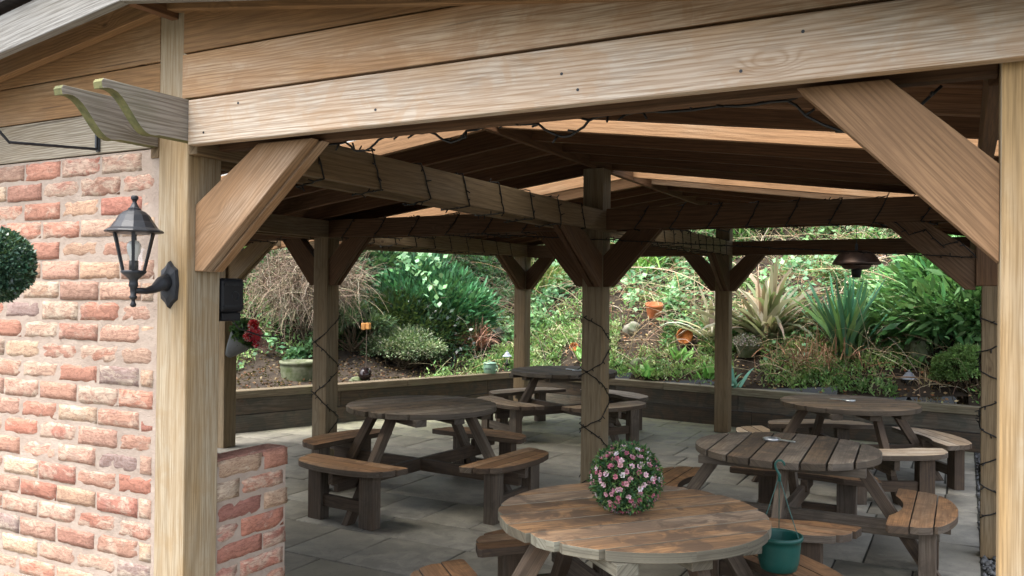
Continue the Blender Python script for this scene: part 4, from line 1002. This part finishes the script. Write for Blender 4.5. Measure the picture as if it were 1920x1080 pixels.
# iron bracket and hanging topiary ball
o = empty('hanging_bracket', (-.515, 0, 2.29), label='black iron hanging basket bracket screwed to the grey board', cat='bracket')
bm = bmesh.new(); bmbox(bm, -.011, .011, -.006, -.0005, -.058, .06); bmobj('plate', bm, MAT['iron'], o, bev=.002)
bm = bmesh.new(); bmbox(bm, -.005, .005, -.014, -.006, -.050, .02)
bmtube(bm, [(0, -.01, -.048), (0, -.36, -.078), (0, -.41, -.03), (0, -.50, .10), (0, -.53, .10)], .006, 6); bmobj('arm', bm, MAT['iron'], o)
o = empty('topiary_ball', (-.522, -.405, 1.765), label='dark green artificial topiary ball hanging on a chain before the brick wall', cat='topiary ball')
n = 15000; d = sph(n); P = d*(.112+.012*rng.random((n, 1))+.006*np.sin(d[:, :1]*9+d[:, 2:]*7)); D = d*.6+rng.normal(0, .5, (n, 3)); v, f = leaves(P, D, .017*np.exp(rng.normal(0, .2, n)), .011, .25)
mesh_np('foliage', v, f, jit(pick([(.03, .075, .045), (.045, .10, .06), (.08, .15, .10), (.015, .04, .025)], n), n, .25), MAT['gloss'], o)
bm = bmesh.new(); bmesh.ops.create_icosphere(bm, subdivisions=3, radius=.110); bmobj('core', bm, MAT['soil'], o)
bm = bmesh.new()
for k in range(32):
    z = .12+k*.014
    M4 = Matrix.Translation((0, 0, z)) @ Matrix.Rotation(R(90*(k % 2)), 4, 'Z')
    pts = [M4 @ V(.0035*math.cos(a), 0, .009*math.sin(a)) for a in np.linspace(0, 2*math.pi, 9)]
    bmtube(bm, pts, .0011, 5, False)
bmobj('chain', bm, MAT['steel'], o)

# pink flower ball on the nearest table
o = empty('flower_ball', (1.235, 1.35, .7185), label='artificial ball of pink flowers and green leaves standing on the nearest table', cat='flower ball')
RB = .145; cz = RB+.004
bm = bmesh.new(); bmesh.ops.create_icosphere(bm, subdivisions=3, radius=RB*.9)
for v_ in bm.verts: v_.co.z += cz
bmobj('core', bm, MAT['soil'], o)
n = 9000; d = sph(n); P = d*(RB*.86+.03*rng.random((n, 1))**1.5)+np.array([0, 0, cz]); P[:, 2] = np.maximum(P[:, 2], .004); D = d*.7+rng.normal(0, .5, (n, 3)); D[:, 2] = np.where(P[:, 2] < .03, np.abs(D[:, 2]), D[:, 2])
v, f = leaves(P, D, .021*np.exp(rng.normal(0, .2, n)), .010, .25)
mesh_np('foliage', v, f, jit(pick([(.035, .10, .04), (.055, .14, .05), (.10, .20, .06), (.02, .06, .03), (.15, .25, .08)], n), n, .22), MAT['leaf'], o)
# flowers: five petalled cups spread evenly
m = 300; k = np.arange(m)+.5; ph = np.arccos(1-2*k/m); th = np.pi*(1+5**.5)*k; fd = np.stack([np.cos(th)*np.sin(ph), np.sin(th)*np.sin(ph), np.cos(ph)], 1); fd = nrmz(fd+rng.normal(0, .10, fd.shape)); keep = rng.random(m) < .9; fd = fd[keep]; m = len(fd)
parts = []
ref = nrmz(rng.normal(size=(m, 3))); A = nrmz(np.cross(fd, ref)); B = np.cross(fd, A); tint = pick([(.70, .24, .33), (.66, .32, .41), (.72, .38, .43), (.55, .17, .25), (.82, .55, .62), (.85, .74, .80)], m)
c0 = fd*(RB+rng.uniform(.002, .012, (m, 1)))+np.array([0, 0, cz]); c0[:, 2] = np.maximum(c0[:, 2], .012)
for lay, (rr, tl, nn) in enumerate(((.0122, .5, 6), (.0075, 1.2, 5))):
    for j in range(nn):
        a = j*2*np.pi/nn+lay*.5; dirn = A*math.cos(a)+B*math.sin(a)
        v, f = leaves(c0+dirn*.001, dirn+fd*tl, rr*1.15*rng.uniform(.9, 1.15, m), rr*1.1, -.2, up=fd)
        parts.append((v, f, jit(tint*(.75 if lay else 1.), m, .1)))
v, f, c = merge(parts); mesh_np('flowers', v, f, c, MAT['petal'], o)

# green hanging pot standing on the bench
o = empty('hanging_pot', (1.80, 1.85, .416), R(20), label='green plastic hanging pot with hook standing on a bench of the nearest table', cat='hanging pot')
bm = bmesh.new(); lathe(bm, [(.001, 0), (.075, 0), (.088, .008), (.100, .05), (.107, .125), (.108, .15), (.117, .152), (.119, .163), (.116, .172), (.108, .172), (.106, .16), (.098, .06), (.08, .02), (.001, .02)], seg=40); bmobj('pot', bm, MAT['greenplastic'], o, True)
bm = bmesh.new()
for a in (R(200), R(320), R(80)):
    bmtube(bm, [(.112*math.cos(a), .112*math.sin(a), .165), (.05*math.cos(a), .05*math.sin(a), .32), (.006*math.cos(a), .006*math.sin(a), .44)], .0022, 6)
bmobj('hanger_wire', bm, MAT['greenplastic'], o)
bm = bmesh.new(); cs_ = [(.0, 0, .43), (.002, 0, .46), (-.008, 0, .478), (-.018, 0, .495), (-.02, 0, .515), (-.008, 0, .53), (.01, 0, .532), (.022, 0, .522), (.026, 0, .508)]
bmtube(bm, cs_, [.009, .008, .006, .006, .006, .006, .006, .006, .005], 8); bmobj('hook', bm, MAT['greenplastic'], o, True)

o.scale = (.92, .92, .95)
# black box speaker behind the corner post, planter on the far left post
o = empty('black_speaker', (-.055, .24, 1.56), label='black outdoor speaker box fixed behind the corner post', cat='speaker')
bm = bmesh.new(); bmbox(bm, -.07, .055, -.072, .05, .035, .17); bmobj('casing', bm, MAT['blackplastic'], o, bev=.014)
bm = bmesh.new(); bmbox(bm, -.055, .035, -.05, .05, .0, .036); bmobj('bracket', bm, MAT['blackplastic'], o, bev=.006)
bm = bmesh.new()
for z in (.06, .145): bmbox(bm, .054, .060, -.06, .04, z-.004, z+.004)
bmtube(bm, [(.056, .0+.018*math.cos(a), .10+.018*math.sin(a)) for a in np.linspace(0, 2*math.pi, 14)], .002, 5, False); bmobj('grille', bm, MAT['iron'], o)
bm = bmesh.new(); bmtube(bm, [(.03, 0, .01), (.045, .03, -.03), (.09, .10, -.06), (.12, .2, -.07)], .003, 6); bmobj('wire', bm, MAT['cable'], o)
o = empty('wall_planter', (-4.30, 4.28, 1.02), label='grey cone shaped planter of red and white flowers behind the black speaker', cat='planter')
o.rotation_euler = (0, R(48), 0); o.scale = (1.3, 1.3, 1.3)
bm = bmesh.new(); lathe(bm, [(.001, -.02), (.03, -.02), (.06, .05), (.12, .22), (.13, .235), (.122, .235), (.115, .21), (.001, .18)], seg=24); bmobj('pot', bm, MAT['greypot'], o, True)
n = 900; P = sph(n)*np.array([.11, .11, .06])+np.array([0, 0, .25]); v, f = leaves(P, rng.normal(0, 1, (n, 3)), .05, .025, .2); mesh_np('foliage', v, f, jit(pick([G4, G1], n), n, .2), MAT['leaf'], o)
parts = []
for c_, tc in (((.02, -.04, .38), (.75, .02, .08)), ((.09, -.03, .35), (.82, .10, .16)), ((.13, .0, .29), (.80, .02, .10)), ((.17, .02, .31), (.82, .62, .58)), ((.07, -.07, .31), (.78, .05, .12))):
    m = 160; d = sph(m); v, f = leaves(np.array(c_)+d*.022, d+rng.normal(0, .5, (m, 3)), .03, .028, .2); parts.append((v, f, jit(pick([tc, tc, (.82, .6, .6)], m), m, .1)))
v, f, c = merge(parts); mesh_np('flowers', v, f, c, MAT['petal'], o)

# hanging heater
o = empty('hanging_heater', (1.70, 5.9, 1.86), label='brown dome heater hanging from the roof over the rear right table', cat='heater')
bm = bmesh.new(); lathe(bm, [(.0, .235) if False else (.001, .238), (.10, .236), (.135, .222), (.165, .19), (.20, .135), (.207, .118), (.203, .116), (.18, .15), (.12, .17), (.001, .175)], seg=32); bmobj('shade', bm, MAT['copper'], o, True)
bm = bmesh.new(); lathe(bm, [(.001, .0), (.035, .0), (.045, .06), (.05, .07), (.001, .072)], seg=20); bmobj('lamp_base', bm, MAT['blackplastic'], o, True)
bm = bmesh.new(); lathe(bm, [(.001, .07), (.10, .075), (.13, .10), (.12, .125), (.001, .13)], seg=24); bmobj('reflector', bm, MAT['copper'], o, True)
bm = bmesh.new(); bmtube(bm, [(0, 0, .236), (0, 0, .30)], .012, 8); bmtube(bm, [(0, 0, .30), (0, 0, zraf(1.7)-1.86+.02)], .003, 6); bmobj('chain', bm, MAT['iron'], o)

# ------------------------------------------------------------------ string lights
def string(name, pts, label, spread=.0, step=.055, r=.0042):
    """cable along pts with short bulb stubs"""
    pts = [V(p) for p in pts]; sm = []
    for a, b in zip(pts, pts[1:]):
        n_ = max(1, int((b-a).length/.03))
        for i in range(n_): sm.append(a.lerp(b, i/n_)+V(random.gauss(0, .0018), random.gauss(0, .0018), random.gauss(0, .0018)))
    sm.append(pts[-1]); o0 = sm[0].copy(); o = empty(name, o0, label=label, cat='string lights', group='strings of fairy lights wound on the timbers')
    bm = bmesh.new(); bmtube(bm, [p-o0 for p in sm], r, 5); acc = 0
    for a, b in zip(sm, sm[1:]):
        acc += (b-a).length
        if acc > step:
            acc = 0; d = V(random.gauss(0, 1), random.gauss(-.3, 1), random.gauss(-.2, 1)).normalized(); bmtube(bm, [a-o0, a-o0+d*.028], [.0042, .0034], 5)
    bmobj('cable', bm, MAT['cable'], o, True)
def wind_y(xa, xb, y0, y1, z0, z1, turns, e=.006):
    """winding round a beam that runs along y between xa<xb"""
    P = []; n_ = turns
    for i in range(n_):
        y = y0+(y1-y0)*i/n_; dy = (y1-y0)/n_*random.uniform(.8, 1.15)
        P += [(xb+e, y, z1+e), (xb+e+.002, y+dy*.1, (z0+z1)/2), (xb+e, y+dy*.2, z0-e), (xa-e, y+dy*.5, z0-e-random.random()*.015), (xa-e, y+dy*.7, z1+e)]
    return P
def wind_x(x0, x1, ya, yb, z0, z1, turns, e=.006):
    P = []
    for i in range(turns):
        x = x0+(x1-x0)*i/turns; dx = (x1-x0)/turns*random.uniform(.8, 1.15)
        P += [(x+dx*.45, ya-e, z1+e), (x+dx*.3, ya-e-.002, (z0+z1)/2), (x+dx*.1, ya-e, z0-e), (x+dx*.4, yb+e, z0-e-random.random()*.02), (x+dx*.6, yb+e, z1+e)]
    return P
def wind_post(x0, x1, y0, y1, z0, z1, pitch=.62, e=.006, ph=0):
    """up one hand, back down the other, so the cable crosses itself"""
    c = [(x0-e, y0-e), (x1+e, y0-e), (x1+e, y1+e), (x0-e, y1+e)]; P = []
    n_ = int((z1-z0)/pitch*4)
    for k in range(n_): x, y = c[(k+ph) % 4]; P.append((x, y, z0+pitch*k/4+random.uniform(-.012, .012)))
    for k in range(n_): x, y = c[(ph+n_-1+k) % 4]; P.append((x, y, z0+pitch*(n_-1-k)/4+random.uniform(-.012, .012)+.05))
    return P
string('string_lights', wind_y(-.21, .046, .62, 3.95, ZB-.015, ZB+.15, 8), 'black string lights wound around the beam running back to the centre post')
string('string_lights', wind_x(.25, 2.55, D1-.045, D1+.22, ZB, ZB+.165, 8), 'black string lights wound along the cross beam right of the centre post')
string('string_lights', wind_x(-4.2, -.35, D1-.045, D1+.22, ZB, ZB+.165, 10), 'black string lights wound along the cross beam left of the centre post')
string('string_lights', wind_post(-PW, 0, D1, D1+PW, .15, 1.60, .44), 'black string lights crisscrossed down the centre post')
string('string_lights', wind_post(XA-PW, XA, D1, D1+PW, .30, 1.60, .5, ph=1), 'black string lights crisscrossed down the post left of the dark table')
string('string_lights', wind_post(XE+.035-PW, XE+.035, D1, D1+PW, .25, 1.70, .36), 'black string lights crossing the post at the right edge')
string('string_lights', wind_y(-.21, .046, D1+.5, D2-.1, ZB-.015, ZB+.15, 12), 'black string lights wound on the beam between centre post and rear middle post')
string('string_lights', wind_y(XA-.22, XA+.046, D1+.6, D2-.2, ZB-.004, ZB+.16, 9), 'black string lights wound on the beam leading to the rear corner post')
def swag(xs, y, z, dip):
    P = []
    for i, (a, b) in enumerate(zip(xs, xs[1:])):
        for t in np.linspace(0, 1, 9)[:-1]: P.append((a+(b-a)*t, y, z-dip[i]*4*t*(1-t)))
    P.append((xs[-1], y, z)); return P
string('string_lights', swag([.35, .62, .76, 1.0, 1.12, 1.38, 1.55, 1.78, 2.13, 2.5], .155, 2.209, [0, .035, -.01, .03, -.01, .045, -.01, .0, .10, .0]), 'black string lights sagging in loops under the front beam')
string('string_lights', [(-.05+i*.03-1.2, D1-.03, 2.20-.0*i) for i in range(2)]+[(2.62-.1*i, D1-.01, 1.95+.07*(i % 2)+.04*i) for i in range(6)], 'black string lights draped over the brace at the right edge')

# gravel strip right of the paving
def gravel():
    n = 2600; x = rng.uniform(2.665, 2.98, n); y = rng.uniform(1.0, 8.2, n); keep = ~((x > 2.60) & (y > D1-.03) & (y < D1+.21)); x, y = x[keep], y[keep]; n = len(x)
    r = rng.uniform(.010, .024, n); oc = np.array([(1, 0, 0), (-1, 0, 0), (0, 1, 0), (0, -1, 0), (0, 0, 1), (0, 0, -1)], float); fc = np.array([(0, 2, 4), (2, 1, 4), (1, 3, 4), (3, 0, 4), (2, 0, 5), (1, 2, 5), (3, 1, 5), (0, 3, 5)])
    v = oc[None]*r[:, None, None]*rng.uniform(.6, 1.3, (n, 6, 1))+np.stack([x, y, r*.3+rng.random(n)*.012], 1)[:, None]; f = fc[None]+np.arange(n)[:, None, None]*6
    mesh_np('gravel_strip', v.reshape(-1, 3), f.reshape(-1, 3), mats=MAT['gravel'], label='strip of dark gravel along the right edge of the paving', cat='gravel', kind='stuff')
gravel()
